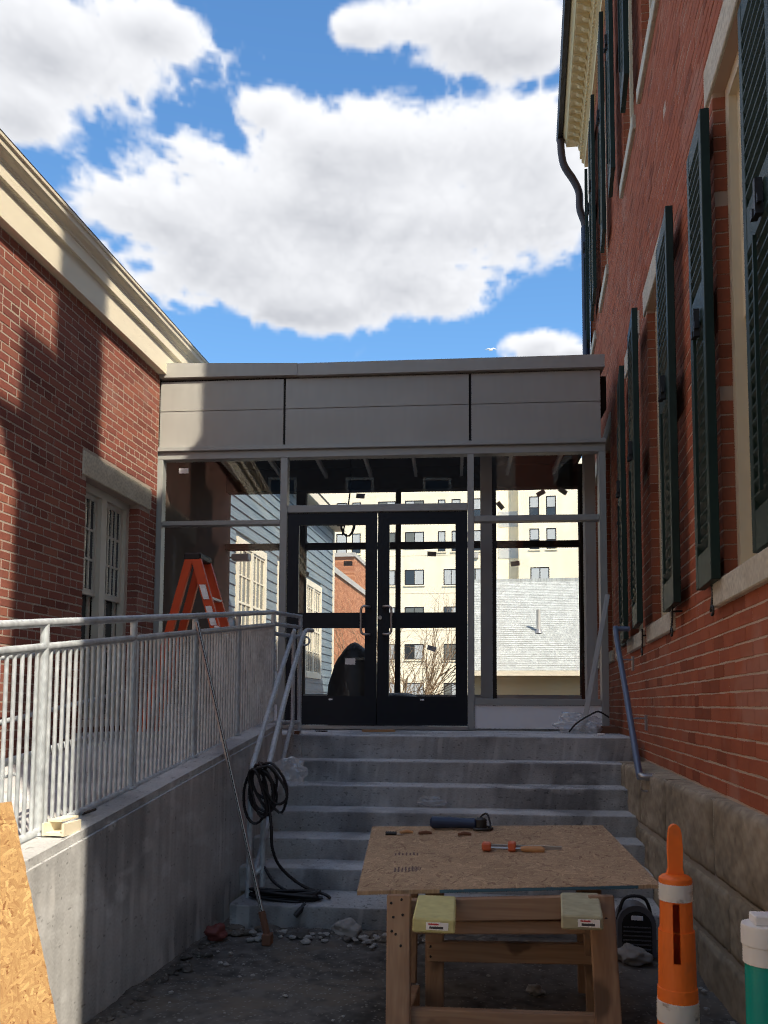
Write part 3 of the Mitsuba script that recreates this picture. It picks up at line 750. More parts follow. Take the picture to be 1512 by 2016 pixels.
# ---------------------------------------------------------------- ramp railing
RL = thing('ramp_railing', 'galvanized steel railing with close vertical bars along the ramp', 'railing')
FX = -1.9
zt = lambda y: 1.628 + .1275 * (y - 3.064)
zb_ = lambda y: .783 + .1215 * (y - 3.07)
G = 'm_galvanized'
put(RL + '__top_rail', tube([(FX, 1.4, zt(1.4)), (FX, 4, zt(4)), (FX, 6.28, zt(6.28))], .0185, 14), G, 40)
put(RL + '__middle_rail', tube([(FX, 1.4, zt(1.4) - .1), (FX, 6.28, zt(6.28) - .1)], .0175, 14), G, 40)
put(RL + '__bottom_rail', tube([(FX, 1.4, zb_(1.4)), (FX, 6.28, zb_(6.28))], .0175, 14), G, 40)
posts = [1.48, 2.275, 3.067, 3.855, 4.655, 5.43, 6.27]
for y in posts:
    put(RL + '__post', tube([(FX, y, zr(min(y, 5.9)) - .01), (FX, y, zt(y) - .005)], .0185, 12), G, 40)
    put(RL + '__base_plate', lathe([(0, .012), (.034, .012), (.036, 0)], (FX, y, zr(min(y, 5.9))), 16), G, 40)
bar0 = mikit.ply(tube([(0, 0, 0), (0, 0, 1)], .0085, 10), G, smooth=40)
for pa, pb in zip(posts[:-1], posts[1:]):
    for k in range(1, 16):
        y = pa + (pb - pa) * k / 16
        if y < 2.3:
            continue
        z0, z1 = zb_(y) + .01, zt(y) - .108
        put(RL + '__bar', bar0, G, world=np.array([[1, 0, 0, FX], [0, 1, 0, y], [0, 0, z1 - z0, z0], [0, 0, 0, 1.]]))
# inner handrails
hr = lambda y: zt(y) - .53
put(RL + '__handrail', tube([(FX - .085, 1.4, hr(1.4)), (FX - .085, 3.68, hr(3.68) - .03), ], .0165, 12), G, 40)
for y in (2.9, 3.6):
    put(RL + '__handrail_bracket', tube(spline([(FX, y, hr(y) - .05), (FX - .05, y, hr(y) - .06), (FX - .085, y, hr(y) - .02)], 5), .007, 8), G, 40)
W2 = thing('wall_handrail', 'galvanized handrail fixed along the brick building behind the ramp railing', 'handrail')
z2 = lambda y: 1.64 + .1337 * (y - 5.2)
put(W2 + '__rail', tube(np.vstack([[(-3.3, 2.0, z2(2.0)), (-3.3, 6.7, z2(6.7))], [(-3.32, 6.8, z2(6.8)), (-3.36, 6.84, z2(6.84)), (-3.55, 6.84, z2(6.84))]]), .017, 10), G, 40)
put(W2 + '__rail', tube([(-3.3, 2.0, z2(2.0) - .42), (-3.3, 6.7, z2(6.7) - .42)], .017, 10), G, 40)
for y in (3.2, 4.4, 5.6, 6.6):
    put(W2 + '__bracket', tube([(-3.3, y, z2(y) - .45), (-3.3, y, z2(y) - .02)], .012, 8), G, 40)
    put(W2 + '__post', tube([(-3.3, y, zr(min(y, 5.9)) - .07), (-3.3, y, z2(y) - .44)], .016, 8), G, 40)

# stair railing at the left of the steps
SR = thing('stair_railing', 'galvanized double handrail descending the left side of the steps', 'railing')
def pt(px, py, y):
    return None
PA = [(-1.83, 6.52, 1.86), (-1.80, 6.42, 1.84), (-1.60, 4.95, .965), (-1.585, 4.86, .90)]
put(SR + '__handrail', tube(spline([(-1.86, 6.75, 1.93), (-1.82, 6.60, 1.905), (-1.79, 6.4, 1.815), (-1.69, 5.6, 1.36), (-1.60, 4.93, .965), (-1.588, 4.86, .895), (-1.56, 4.86, .885)], 6), .0185, 12), G, 40)
put(SR + '__handrail', tube(spline([(-1.70, 6.75, 1.93), (-1.715, 6.60, 1.915), (-1.70, 6.4, 1.815), (-1.60, 5.6, 1.35), (-1.50, 4.93, .955), (-1.495, 4.86, .885), (-1.53, 4.86, .885)], 6), .0185, 12), G, 40)
put(SR + '__lower_rail', tube([(-1.80, 6.5, 1.155), (-1.70, 5.75, .70), (-1.60, 4.97, .255)], .017, 12), G, 40)
put(SR + '__post', tube([(-1.605, 4.86, .125), (-1.60, 4.86, .885)], .0185, 12), G, 40)
put(SR + '__post', tube([(-1.54, 4.93, .125), (-1.54, 4.93, .885)], .0165, 12), G, 40)
put(SR + '__cap', tube([(-1.607, 4.86, .888), (-1.49, 4.86, .888)], .0185, 12), G, 40)
put(SR + '__brace', tube([(-1.60, 4.9, .24), (-1.54, 4.93, .30)], .016, 8), G, 40)
UX = -1.765
put(SR + '__post', tube([(UX, 6.6, 1.04), (UX, 6.6, 2.05)], .0185, 12), G, 40)
put(SR + '__post', tube([(-1.80, 6.52, .95), (-1.80, 6.52, 1.86)], .0165, 12), G, 40)
for z in (2.035, 1.945, 1.865, 1.155):
    put(SR + '__cross_rail', tube([(FX, 6.27, z), (UX, 6.6, z)], .0165, 10), G, 40)
put(SR + '__base_block', box(-1.80, -1.755, 6.57, 6.63, 1.04, 1.08), 'm_rust')
put(SR + '__ring', tube([(UX + .045 + .035 * math.cos(a), 6.6, 1.83 + .035 * math.sin(a)) for a in np.linspace(1.6, -3.1, 12)], .008, 8), G, 40)

# grab rail on the right wall
GR = thing('wall_grab_rail', 'blue-grey pipe handrail on the brick wall at the right of the steps', 'handrail')
put(GR + '__rail', tube(spline([(.93, 6.80, 1.925), (.84, 6.80, 1.925), (.815, 6.75, 1.89), (.80, 6.1, 1.40), (.785, 5.45, .90), (.785, 5.38, .865), (.80, 5.36, .86), (.86, 5.36, .86)], 6), .021, 12), 'm_rail_blue', 40)
put(GR + '__bend', tube(spline([(.785, 5.375, .862), (.80, 5.355, .858), (.87, 5.352, .858)], 5), .0225, 12), 'm_steel', 40)
for y, z in ((6.6, 1.77), (6.0, 1.32), (5.42, .87)):
    put(GR + '__bracket', tube(spline([(.80, y, z - .02), (.80, y, z - .10), (.86, y, z - .105), (.93, y, z - .105)], 5), .006, 8), 'm_steel', 40)
    put(GR + '__bracket_plate', box(.915, .93, y - .02, y + .02, z - .19, z - .08), 'm_steel')

# ---------------------------------------------------------------- step ladder
SL = thing('step_ladder', 'orange fibreglass step ladder with black top standing behind the ramp railing', 'ladder')
ap = np.array((-2.76, 6.9, 2.50))
for y in (-.12, .12):
    def rail(x0, x1, w, t, xo):
        return hexa([(x + dx, 6.9 + y * (1 if z > 2 else 1.25) + dy, z) for dx in (-w / 2, w / 2) for dy in (-t / 2, t / 2) for (x, z) in ((x0, 1.02), (x1, 2.58))])
    put(SL + '__front_rail', rail(-2.28, -2.77, .09, .03, 0), 'm_ladder_orange')
    put(SL + '__rear_rail', rail(-3.24, -2.835, .075, .03, 0), 'm_ladder_orange')
for k in range(1, 5):
    z = 1.02 + k * .30
    x = -2.28 - .49 * (z - 1.02) / 1.56
    put(SL + '__step', box(x - .04, x + .04, 6.77, 7.03, z, z + .02), 'm_steel')
    if k in (1, 3):
        xr = -3.24 + .405 * (z - 1.02) / 1.56
        put(SL + '__rear_brace', box(xr - .01, xr + .01, 6.76, 7.04, z - .01, z + .01), 'm_steel')
put(SL + '__top_cap', box(-2.88, -2.725, 6.76, 7.04, 2.57, 2.635, .012), 'm_black')
put(SL + '__spreader', box(-2.99, -2.56, 6.742, 6.75, 1.89, 1.91), 'm_steel')
for z, L in ((2.28, .13), (2.07, .17)):
    x = -2.28 - .49 * (z - 1.02) / 1.56
    put(SL + '__sticker', hexa([(x + dx - .314 * zz, 6.686, z + zz) if False else (x + dx - .314 * zz, yy, z + zz) for dx in (-.028, .028) for yy in (6.742, 6.747) for zz in (-L / 2, L / 2)]), 'm_white')
    put(SL + '__sticker', hexa([(x + dx - .314 * zz, yy, z + zz) for dx in (-.018, .014) for yy in (6.740, 6.742) for zz in (-L / 3, L / 4)]), 'm_white_dull')
put(SL + '__sticker', hexa([(-2.28 - .49 * (z - 1.02) / 1.56 + dx, yy, z) for dx in (.0, .044) for yy in (6.742, 6.747) for z in (1.95, 1.98)]), 'm_white')

# ---------------------------------------------------------------- prop pole
PP = thing('prop_pole', 'thin grey metal pole leaning on the ramp railing with its foot on the dirt', 'pole')
pa, pb = np.array((-1.34, 4.40, .03)), np.array((-1.875, 4.62, 1.79))
put(PP + '__shaft', tube([pa + (pb - pa) * .06, pb], .0125, 8), 'm_steel', 40)
put(PP + '__groove', tube([pa + (pb - pa) * .06 + (.004, -.0105, .0), pb + (.004, -.0105, 0)], .0035, 6), 'm_black')
put(PP + '__ferrule', tube([pa, pa + (pb - pa) * .075], .02, 8), 'm_rust', 40)
put(PP + '__foot', box(-1.365, -1.315, 4.37, 4.43, -.01, .05, .005), 'm_rust')

# ---------------------------------------------------------------- black cord
HC = thing('extension_cord', 'black extension cord coiled on the railing end and down on the lowest step', 'cord')
pts = []
r2 = np.random.default_rng(21)
for k in range(7):
    wd, hgt = .035 + .05 * r2.random(), .12 + .075 * r2.random()
    cx, cy, tp = -1.50 + .03 * r2.normal(), 4.83 + .025 * r2.normal(), .925 + .012 * k * .5 - .03 * r2.random()
    for a in np.linspace(0, 2 * math.pi, 18)[:-1]:
        pts.append((cx + wd * math.sin(a) * (1 + .25 * math.sin(2 * a + k)) + .03 * (1 - math.cos(a)), cy - .035 * math.cos(a / 2) ** 2 + .004 * k - .03, tp - hgt * (1 - math.cos(a)) / 1.0 * .85))
put(HC + '__hanging_coil', tube(np.array(pts), .0085, 6), 'm_black_rubber', 60)
big = [(-1.55 + .075 * math.sin(a) - .0, 4.80, .74 + .16 * math.cos(a)) for a in np.linspace(0, 2 * math.pi, 24)]
put(HC + '__hanging_coil', tube(big, .0085, 6), 'm_black_rubber', 60)
dn = spline([(-1.47, 4.80, .74), (-1.445, 4.79, .56), (-1.44, 4.80, .44), (-1.40, 4.84, .32), (-1.28, 4.88, .21), (-1.14, 4.90, .155), (-1.10, 4.88, .14)], 8)
put(HC + '__drop', tube(dn, .0095, 8), 'm_black_rubber', 60)
fl = []
for k in range(8):
    for a in np.linspace(0, 2 * math.pi, 22)[:-1]:
        fl.append((-1.36 + (.19 + .05 * r2.random() * .4) * math.cos(a) + .02 * math.sin(3 * a + k), 4.83 + .045 * math.sin(a) + .02 * math.cos(2 * a + k), .138 + .006 * k + .006 * math.sin(a * 2 + k)))
put(HC + '__floor_coil', tube(np.array(fl), .009, 6), 'm_black_rubber', 60)
put(HC + '__floor_coil', tube(spline([(-1.53, 4.93, .30), (-1.46, 4.9, .22), (-1.36, 4.87, .17), (-1.25, 4.84, .15)], 6), .009, 6), 'm_black_rubber', 60)
put(HC + '__plug', tube([(-1.22, 4.74, .13), (-1.24, 4.70, .10), (-1.26, 4.68, .075)], [.012, .017, .014], 8), 'm_black', 40)

# ---------------------------------------------------------------- OSB panel leaning at the left
ob = [(-1.60, -.01), (-1.80, .935)]
panel = hexa([(x, y, z) for (x, z) in () for y in ()]) if False else None
e0 = np.array((-1.325, 2.40, .0)); e1 = np.array((-1.59, 2.40, .985))
back = np.array((-.26, -1.25, 0))
nrm = np.cross(e1 - e0, back)
nrm /= np.linalg.norm(nrm) * (1 if nrm[0] > 0 else -1)
n1, n2 = 40, 2
edge = [e0 + (e1 - e0) * t + np.array((0, .006 * (meshkit.noise(np.array([t * 40, 1, 1])) - .5), 0)) for t in np.linspace(0, 1, n1)]
V = []
for p in edge:
    for off in (0, .013):
        V.append(p + nrm * off)
for p in edge:
    for off in (0, .013):
        V.append(p + nrm * off + back)
V = np.array(V)
Q = []
N = n1 * 2
for k in range(n1 - 1):
    a0, b0 = 2 * k, 2 * k + 2
    Q += [(a0, b0, b0 + 1, a0 + 1), (N + a0 + 1, N + b0 + 1, N + b0, N + a0), (a0 + 1, b0 + 1, N + b0 + 1, N + a0 + 1), (N + a0, N + b0, b0, a0)]
Q += [(0, 1, N + 1, N), (N - 2, N + N - 2, N + N - 1, N - 1)]
put('particle_panel', (V, np.array(Q)), 'm_osb_panel', False, 'sunlit orange strand board sheet leaning on the ramp wall at lower left', 'board')

# ---------------------------------------------------------------- work table
WT = thing('work_table', 'makeshift work table of a strand board sheet on a wooden trestle', 'table')
nl, nrr, fl_, frr = np.array((-.613, 3.2, .570)), np.array((.540, 3.25, .631)), np.array((-.718, 4.15, .681)), np.array((.429, 4.2, .712))
def on_table(u, v, h=0.):
    p = (nl * (1 - u) + nrr * u) * (1 - v) + (fl_ * (1 - u) + frr * u) * v
    return p + np.array((0, 0, h))
nu = 60
us = np.linspace(0, 1, nu)
wob = lambda t, s: .004 * (meshkit.noise(np.array([t * 50, s, 1.])) - .5)
V = []
for u in us:
    for v in (0, 1):
        for h in (-.015, 0):
            V.append(on_table(u, v + wob(u, v * 7 + 1), h))
Q = []
for k in range(nu - 1):
    a, b = 4 * k, 4 * k + 4
    Q += [(a + 1, b + 1, b + 3, a + 3), (a, a + 2, b + 2, b), (a, b, b + 1, a + 1), (a + 3, b + 3, b + 2, a + 2)]
Q += [(0, 1, 3, 2), (4 * nu - 4, 4 * nu - 2, 4 * nu - 1, 4 * nu - 3)]
put(WT + '__top', (V, np.array(Q)), 'm_osb_table')
put(WT + '__edge_paint', hexa([on_table(u, -.003 if f_ == 0 else .002, h) for u in (.28, .93) for f_ in (0, 1) for h in (-.0135, -.002)]), 'm_blue_edge')
# printed stamps on the sheet
for u, v, su, sv in ((.165, .27, .045, .035), (.20, .28, .02, .03), (.165, .50, .05, .02)):
    for k in range(7):
        a = u - su + 2 * su * k / 7
        put(WT + '__stamp', hexa([on_table(a + du, vv, h) for du in (0, su * .12) for vv in (v - sv, v + sv * (1 if k % 2 else .6)) for h in (.0002, .001)]), 'm_print')
def bar(p0, p1, w, t, side, mat, bev=.004):
    """timber from p0 to p1, w across 'side', t along the other"""
    p0, p1, side = np.array(p0, float), np.array(p1, float), np.array(side, float)
    L = np.linalg.norm(p1 - p0)
    ez = (p1 - p0) / L
    ex = side - ez * (side @ ez)
    ex /= np.linalg.norm(ex)
    return xf(box(-w / 2, w / 2, -t / 2, t / 2, 0, L, bev), frame(p0, ex, np.cross(ez, ex), ez))
put(WT + '__leg', bar((-.428, 3.06, -.02), (-.4375, 3.14, .578), .09, .04, (1, 0, 0), 'w'), 'm_wood_leg')
put(WT + '__leg', bar((.333, 3.06, -.02), (.311, 3.14, .607), .09, .04, (1, 0, 0), 'w'), 'm_wood_leg')
put(WT + '__leg', bar((-.336, 3.50, -.02), (-.326, 3.40, .55), .075, .04, (1, 0, 0), 'w'), 'm_wood_leg')
put(WT + '__leg', bar((.325, 3.52, -.02), (.30, 3.40, .58), .075, .04, (1, 0, 0), 'w'), 'm_wood_leg')
put(WT + '__beam', bar((-.40, 3.20, .507), (.285, 3.22, .545), .085, .036, (0, 0, 1), 'w'), 'm_wood_rail')
put(WT + '__beam', bar((-.40, 3.235, .435), (.265, 3.255, .462), .05, .04, (0, 0, 1), 'w'), 'm_wood_rail')
put(WT + '__brace', bar((-.36, 3.435, .288), (.335, 3.455, .305), .08, .036, (0, 0, 1), 'w'), 'm_wood_rail')
put(WT + '__brace', bar((-.41, 3.11, .130), (.30, 3.12, .148), .085, .036, (0, 0, 1), 'w'), 'm_wood_rail')
put(WT + '__brace', bar((-.41, 3.45, .10), (-.41, 3.10, .11), .085, .036, (0, 0, 1), 'w'), 'm_wood_rail')
put(WT + '__far_trestle', cat(bar((-.55, 3.98, .60), (.38, 4.02, .61), .09, .04, (0, 0, 1), 'w'), bar((-.5, 3.9, 0), (-.5, 3.99, .62), .08, .04, (1, 0, 0), 'w'), bar((.32, 3.9, 0), (.32, 3.99, .62), .08, .04, (1, 0, 0), 'w')), 'm_wood_leg')
for k, (x, z) in enumerate([(-.465, .55), (-.425, .565), (-.455, .50), (-.42, .51), (-.46, .45), (-.445, .44), (-.425, .40), (.30, .56), (.325, .53), (-.345, .31), (-.345, .27)]):
    y = 3.435 - .019 if z in (.31, .27) else 3.06 + .08 * (z + .02) / .6 - .0215
    put(WT + '__nail_hole', xf(trimesh.creation.cylinder(.005, .004, sections=8), trimesh.transformations.translation_matrix((x, y, z)) @ trimesh.transformations.rotation_matrix(math.pi / 2, (1, 0, 0))), 'm_black')
# insulation blocks
def insulation(name, x0, x1, sk, z0, z1, mat, lab):
    k = thing('insulation_block', lab, 'insulation block', 'mineral wool blocks on the trestle')
    y0, y1 = 2.86, 3.21
    m = box(x0, x1, y0, y1, z0, z1, .006)
    v = m.vertices.copy()
    v[:, 0] += sk * (v[:, 1] - y0)
    v += .004 * (meshkit.noise(v * 40)[:, None] - .5)
    put(k + '__block', trimesh.Trimesh(v, m.faces, process=False), mat)
    xs = x0 + (x1 - x0) * (.32 if name == 'a' else .40)
    put(k + '__tag', box(xs, xs + (x1 - x0) * .52, y0 - .0035, y0 - .001, z0 + .012, z0 + .037), 'm_white')
    put(k + '__tag_print', box(xs + .008, xs + (x1 - x0) * .30, y0 - .0045, y0 - .0035, z0 + .029, z0 + .034), 'm_ink_red')
    put(k + '__tag_print', box(xs + .012, xs + (x1 - x0) * .40, y0 - .0045, y0 - .0035, z0 + .016, z0 + .024), 'm_ink')
    return k
insulation('a', -.352, -.204, -.06, .516, .566, 'm_foam', 'yellow mineral wool block hanging over the left of the table front')
insulation('b', .152, .290, .055, .550, .598, 'm_foam_grey', 'greenish mineral wool block hanging over the right of the table front')

# tools on the table
AG = thing('angle_grinder', 'dark blue angle grinder lying at the far edge of the work table', 'power tool')
c = on_table(.37, .93, .032)
put(AG + '__body', tube([c + (-.13 + .0, 0, 0), c + (-.12, 0, 0), c + (-.02, .0, .002), c + (.05, 0, .0), c + (.09, 0, 0), c + (.10, 0, 0)], [.018, .030, .027, .024, .026, .015], 14), 'm_blue_tool', 40)
put(AG + '__head', tube([c + (.12, 0, -.03), c + (.12, 0, .02), c + (.12, 0, .028)], [.03, .03, .018], 14), 'm_black', 40)
put(AG + '__guard', tube([c + (.12 + .055 * math.cos(a), .055 * math.sin(a), -.022) for a in np.linspace(-2.2, 2.2, 14)], .007, 8), 'm_black', 40)
put(AG + '__cable', tube(spline([c + (.10, .02, .0), c + (.125, .03, .035), c + (.15, .02, .045), c + (.165, 0, .01), c + (.17, -.02, -.025)], 6), .005, 8), 'm_black', 40)
CG = thing('bar_clamp', 'orange headed bar clamp with wooden handle on the work table', 'clamp')
c = on_table(.555, .53, .012)
put(CG + '__jaw', box(c[0] - .115, c[0] - .075, c[1] - .03, c[1] + .03, c[2] - .011, c[2] + .022, .006), 'm_clamp_orange')
put(CG + '__jaw', box(c[0] + .0, c[0] + .035, c[1] - .03, c[1] + .03, c[2] - .011, c[2] + .028, .006), 'm_clamp_orange')
put(CG + '__bar', box(c[0] - .10, c[0] + .235, c[1] + .012, c[1] + .02, c[2] - .004, c[2] + .012), 'm_steel')
put(CG + '__screw', tube([c + (-.08, -.02, .002), c + (.07, -.022, .002)], .005, 8), 'm_steel', 40)
put(CG + '__handle', tube([c + (.055, -.022, .002), c + (.07, -.022, .002), c + (.115, -.022, .002), c + (.15, -.022, .002), c + (.16, -.022, .002)], [.008, .013, .015, .013, .008], 12), 'm_handle_wood', 40)
PD = thing('putty_knife', 'small black handled tool near the far left corner of the table', 'tool')
c = on_table(.10, .83, .008)
put(PD + '__handle', tube([c + (-.04, 0, 0), c + (.015, 0, 0)], .009, 8), 'm_black', 40)
put(PD + '__blade', box(c[0] + .015, c[0] + .05, c[1] - .008, c[1] + .008, c[2] - .004, c[2] - .002), 'm_steel')
for k, (u, v, lab) in enumerate(((.155, .85, 'short pale wood peg beside the black handled tool'), (.235, .83, 'small brown wood offcut at the back left of the table'), (.40, .80, 'twisted brown offcut below the angle grinder'))):
    c = on_table(u, v, .008)
    put('wood_offcut', tube([c + (-.03, -.012, 0), c + (0, .006, .004), c + (.03, .012, 0)], [.007, .009, .006], 6), 'm_handle_wood' if k == 0 else 'm_rust', False, lab, 'wood scrap', 'scraps on the table top')

# ---------------------------------------------------------------- delineator post
DP = thing('traffic_delineator', 'orange delineator post with white bands and a loop handle by the stone foundation', 'traffic post')
c = np.array((.476, 2.60, 0.))
def drum(prof, slot=None):
    return lathe(prof, c, 32)
body = [(.0575, .62), (.055, .735), (.052, .748), (.03, .755), (0, .757)]
# slotted upper tube built as wall with an opening facing the viewer
def slotted(r0, r1, z0, z1, za, zb, ang0, half):
    m = []
    nA = 40
    angs = np.linspace(ang0 + half, ang0 - half + 2 * math.pi, nA)
    def wall(an, z0, z1):
        V, Fq = [], []
        for a in an:
            for z in (z0, z1):
                rr = r0 + (r1 - r0) * (z - 0.2) / .5
                V += [(c[0] + rr * math.cos(a), c[1] + rr * math.sin(a), z), (c[0] + (rr - .005) * math.cos(a), c[1] + (rr - .005) * math.sin(a), z)]
        for k in range(len(an) - 1):
            a, b = 4 * k, 4 * k + 4
            Fq += [(a, b, b + 2, a + 2), (a + 1, a + 3, b + 3, b + 1), (a, a + 1, b + 1, b), (a + 2, b + 2, b + 3, a + 3)]
        e = 4 * (len(an) - 1)
        Fq += [(0, 2, 3, 1), (e, e + 1, e + 3, e + 2)]
        Fq = np.array(Fq)
        return trimesh.Trimesh(V, np.vstack([Fq[:, [0, 1, 2]], Fq[:, [0, 2, 3]]]), process=False)
    gap = np.linspace(ang0 - half, ang0 + half, 5)
    m.append(wall(angs, z0, z1))
    m.append(wall(gap, z0, za))
    m.append(wall(gap, zb, z1))
    return cat(*m)
ang = math.atan2(-c[1], -c[0]) + .02
put(DP + '__tube', slotted(.056, .0465, .12, .775, .545, .718, ang, .22), 'm_orange_plastic', 40)
put(DP + '__cap', lathe([(.0478, .772), (.0482, .778), (.0475, .786), (.040, .793), (.026, .797), (0, .797)], c, 32), 'm_orange_plastic', 40)
put(DP + '__collar', slotted(.0585, .0512, .465, .634, .545, .6338, ang, .20), 'm_orange_plastic', 40)
put(DP + '__collar', lathe([(.053, .470), (.0570, .468), (.0575, .458), (.0585, .43), (.064, .10), (.065, .02)], c, 32), 'm_orange_plastic', 40)
put(DP + '__white_band', lathe([(.0480, .722), (.0490, .722), (.0484, .772), (.0470, .772)], c, 32), 'm_reflective', 40)
put(DP + '__white_band', lathe([(.058, .372), (.0606, .372), (.0598, .432), (.057, .432)], c, 32), 'm_reflective', 40)
hl = prism(Polygon([(-.030, .79), (-.023, .80), (-.019, .815), (-.0205, .87), (-.018, .915), (-.0145, .934), (-.008, .942), (0, .945), (.008, .942), (.0145, .934), (.018, .915), (.0205, .87), (.019, .815), (.023, .80), (.030, .79)]).buffer(.001), 'y', -.012, .012)
hl.apply_translation((c[0], c[1], 0))
put(DP + '__handle', hl, 'm_orange_plastic', 30)
put(DP + '__base', lathe([(.0, .05), (.12, .05), (.18, .03), (.19, 0), (0, 0)], c + (0, 0, -.01), 24), 'm_black', 40)

# green pipe with white cap
GP = thing('green_pipe', 'upright teal plastic pipe with a white screw cap at the lower right', 'pipe')
c = np.array((.667, 2.40, 0.))
put(GP + '__tube', lathe([(.05, -.02), (.05, .62)], c, 32), 'm_green_pipe', 40)
put(GP + '__cap', lathe([(.0505, .608), (.0545, .608), (.0545, .655), (.058, .658), (.058, .706), (.056, .711), (0, .711)], c, 32), 'm_white', 30)
put(GP + '__plug', box(c[0] - .03, c[0] + .03, c[1] - .03, c[1] + .03, .711, .738, .004), 'm_white')

# shop vacuum by the wall
SV = thing('site_fan', 'black and grey arched site fan on the ground behind the table', 'fan')
c = np.array((.625, 4.58, .0))
arch = lambda w, h: [(-w, 0)] + [(-w * math.cos(a), h - w + w * math.sin(a)) for a in np.linspace(0, math.pi, 15)] + [(w, 0)]
m = prism(arch(.092, .255), 'y', -.07, .08)
m.apply_translation(c)
put(SV + '__housing', m, 'm_tool_grey', 30)
m = prism(arch(.097, .262), 'y', -.09, -.066)
m2 = prism(arch(.075, .232), 'y', -.094, -.088)
m.apply_translation(c); m2.apply_translation(c)
put(SV + '__rim', m, 'm_tool_grey', 30)
put(SV + '__grille', m2, 'm_black', 30)
put(SV + '__bar', cat(*[box(c[0] - .07, c[0] + .07, c[1] - .10, c[1] - .095, z, z + .006) for z in np.arange(.04, .17, .022)]), 'm_tool_grey')
put(SV + '__plate', box(c[0] - .03, c[0] + .03, c[1] - .103, c[1] - .099, .19, .212), 'm_white_dull')
put(SV + '__grip', tube(spline([c + (-.09, -.02, .17), c + (-.05, -.03, .285), c + (.05, -.03, .285), c + (.09, -.02, .17)], 6), .009, 8), 'm_black', 40)

# small clutter
put('concrete_chunk', rock((.60, 4.44, .02), .085, 5, 3, .55), 'm_rock', False, 'pale broken concrete chunk on the dirt in front of the black fan', 'rubble', 'loose concrete chunks')
put('concrete_chunk', rock((-.945, 4.63, .03), .075, 9, 3, .7), 'm_rock', False, 'pale concrete chunk against the foot of the lowest step', 'rubble', 'loose concrete chunks')
put('concrete_chunk', rock((.086, 3.90, .0), .035, 12, 2, .7), 'm_rock', False, 'small pale stone seen through the trestle legs at the right', 'rubble', 'loose concrete chunks')
put('red_bucket', rock((-1.635, 4.40, .04), .06, 15, 3, .8), 'm_red_cup', False, 'crushed red cup lying in the corner by the ramp wall', 'cup')
rr = np.random.default_rng(17)
ch = []
for k in range(230):
    if k < 110:
        x, y = rr.uniform(-1.6, .7), 4.62 + .075 * 0 - abs(rr.normal()) * .09
        s = rr.uniform(.006, .03)
    else:
        x, y = rr.uniform(-1.6, .9), rr.uniform(2.6, 4.6)
        s = rr.uniform(.004, .014)
    ch.append(rock((x, y, s * .25), s, k, 1, .5))
put('rubble', cat(*ch), 'm_rock', False, 'pale concrete chips scattered over the dirt', None, None, 'stuff')
ch = [rock((rr.uniform(-1.65, .7), 4.66 - abs(rr.normal()) * .07, .0), rr.uniform(.015, .05), 300 + k, 1, .5) for k in range(90)] + [rock((-1.69 + abs(rr.normal()) * .05, rr.uniform(3.0, 4.6), .0), rr.uniform(.008, .03), 500 + k, 1, .5) for k in range(90)]
put('gravel', cat(*ch), 'm_dirt', False, 'dark gravel heaped along the foot of the steps and ramp wall', None, None, 'stuff')
JB = thing('white_box', 'small white vinyl profile offcut on top of the ramp wall', 'vinyl offcut')
put(JB + '__channel', cat(box(-1.86, -1.85, 3.03, 3.16, .772, .822), box(-1.775, -1.765, 3.03, 3.16, .772, .822), box(-1.85, -1.775, 3.03, 3.16, .774, .784), box(-1.86, -1.80, 3.07, 3.20, .823, .832)), 'm_cream')
put('black_clip', cat(tube([(-1.86, 3.36, .82), (-1.80, 3.34, .84)], .006, 6), tube([(-1.86, 3.34, .815), (-1.86, 3.40, .825)], .004, 6)), 'm_black', False, 'small black clip beside the white offcut on the ramp wall', 'clip')


def crumple(c, size, seed):
    m = trimesh.creation.icosphere(3)
    n = meshkit.fbm(m.vertices * 2.3 + seed, 4, seed)
    v = m.vertices * (.45 + 1.1 * n)[:, None] * size + c
    return trimesh.Trimesh(v, m.faces, process=False)
put('plastic_bag', crumple((-1.42, 5.12, .87), (.10, .05, .09), 4), 'm_plastic_film', False, 'torn clear plastic bag caught on the stair railing', 'plastic bag')
put('plastic_wrap', crumple((.56, 7.55, 1.13), (.19, .12, .10), 7), 'm_plastic_film', False, 'crumpled clear plastic wrap on the landing by the right wall', 'plastic wrap')
put('black_strap', tube(spline([(.48, 7.42, 1.07), (.55, 7.40, 1.15), (.66, 7.4, 1.22), (.74, 7.42, 1.25), (.83, 7.45, 1.20)], 5), .008, 6), 'm_black', 40, 'black strap lying over the plastic wrap', 'strap')
put('trim_strip', bar((.60, 7.45, 1.07), (.89, 7.93, 2.36), .045, .012, (1, 0, 0), 'x'), 'm_interior_steel', False, 'grey trim strip leaning on the entrance frame at the right', 'trim')
put('loose_brick', box(.74, .92, 7.55, 7.66, 1.055, 1.12, .004), 'm_rust', False, 'dark brick on the landing at the right wall', 'brick')
put('wood_board', xf(box(-.15, .15, -.05, .05, 0, .018), frame((-1.22, 7.35, 1.056), (.98, .2, 0), (-.2, .98, 0))), 'm_handle_wood', False, 'flat tan board lying on the landing before the doors', 'board')
put('black_scrap', xf(box(-.05, .05, -.03, .03, 0, .01), frame((-1.72, 7.2, 1.056), (.9, -.4, 0), (.4, .9, 0))), 'm_black', False, 'small black scrap on the landing left of the board', 'scrap')
put('white_scrap', box(.68, .74, 6.95, 7.0, 1.056, 1.075, .003), 'm_white', False, 'small white scrap on the landing near the grab rail', 'scrap')
put('plastic_bag', crumple((-.60, 5.98, .60), (.10, .03, .035), 11), 'm_plastic_film', False, 'clear plastic shred lying on the middle step', 'plastic bag')

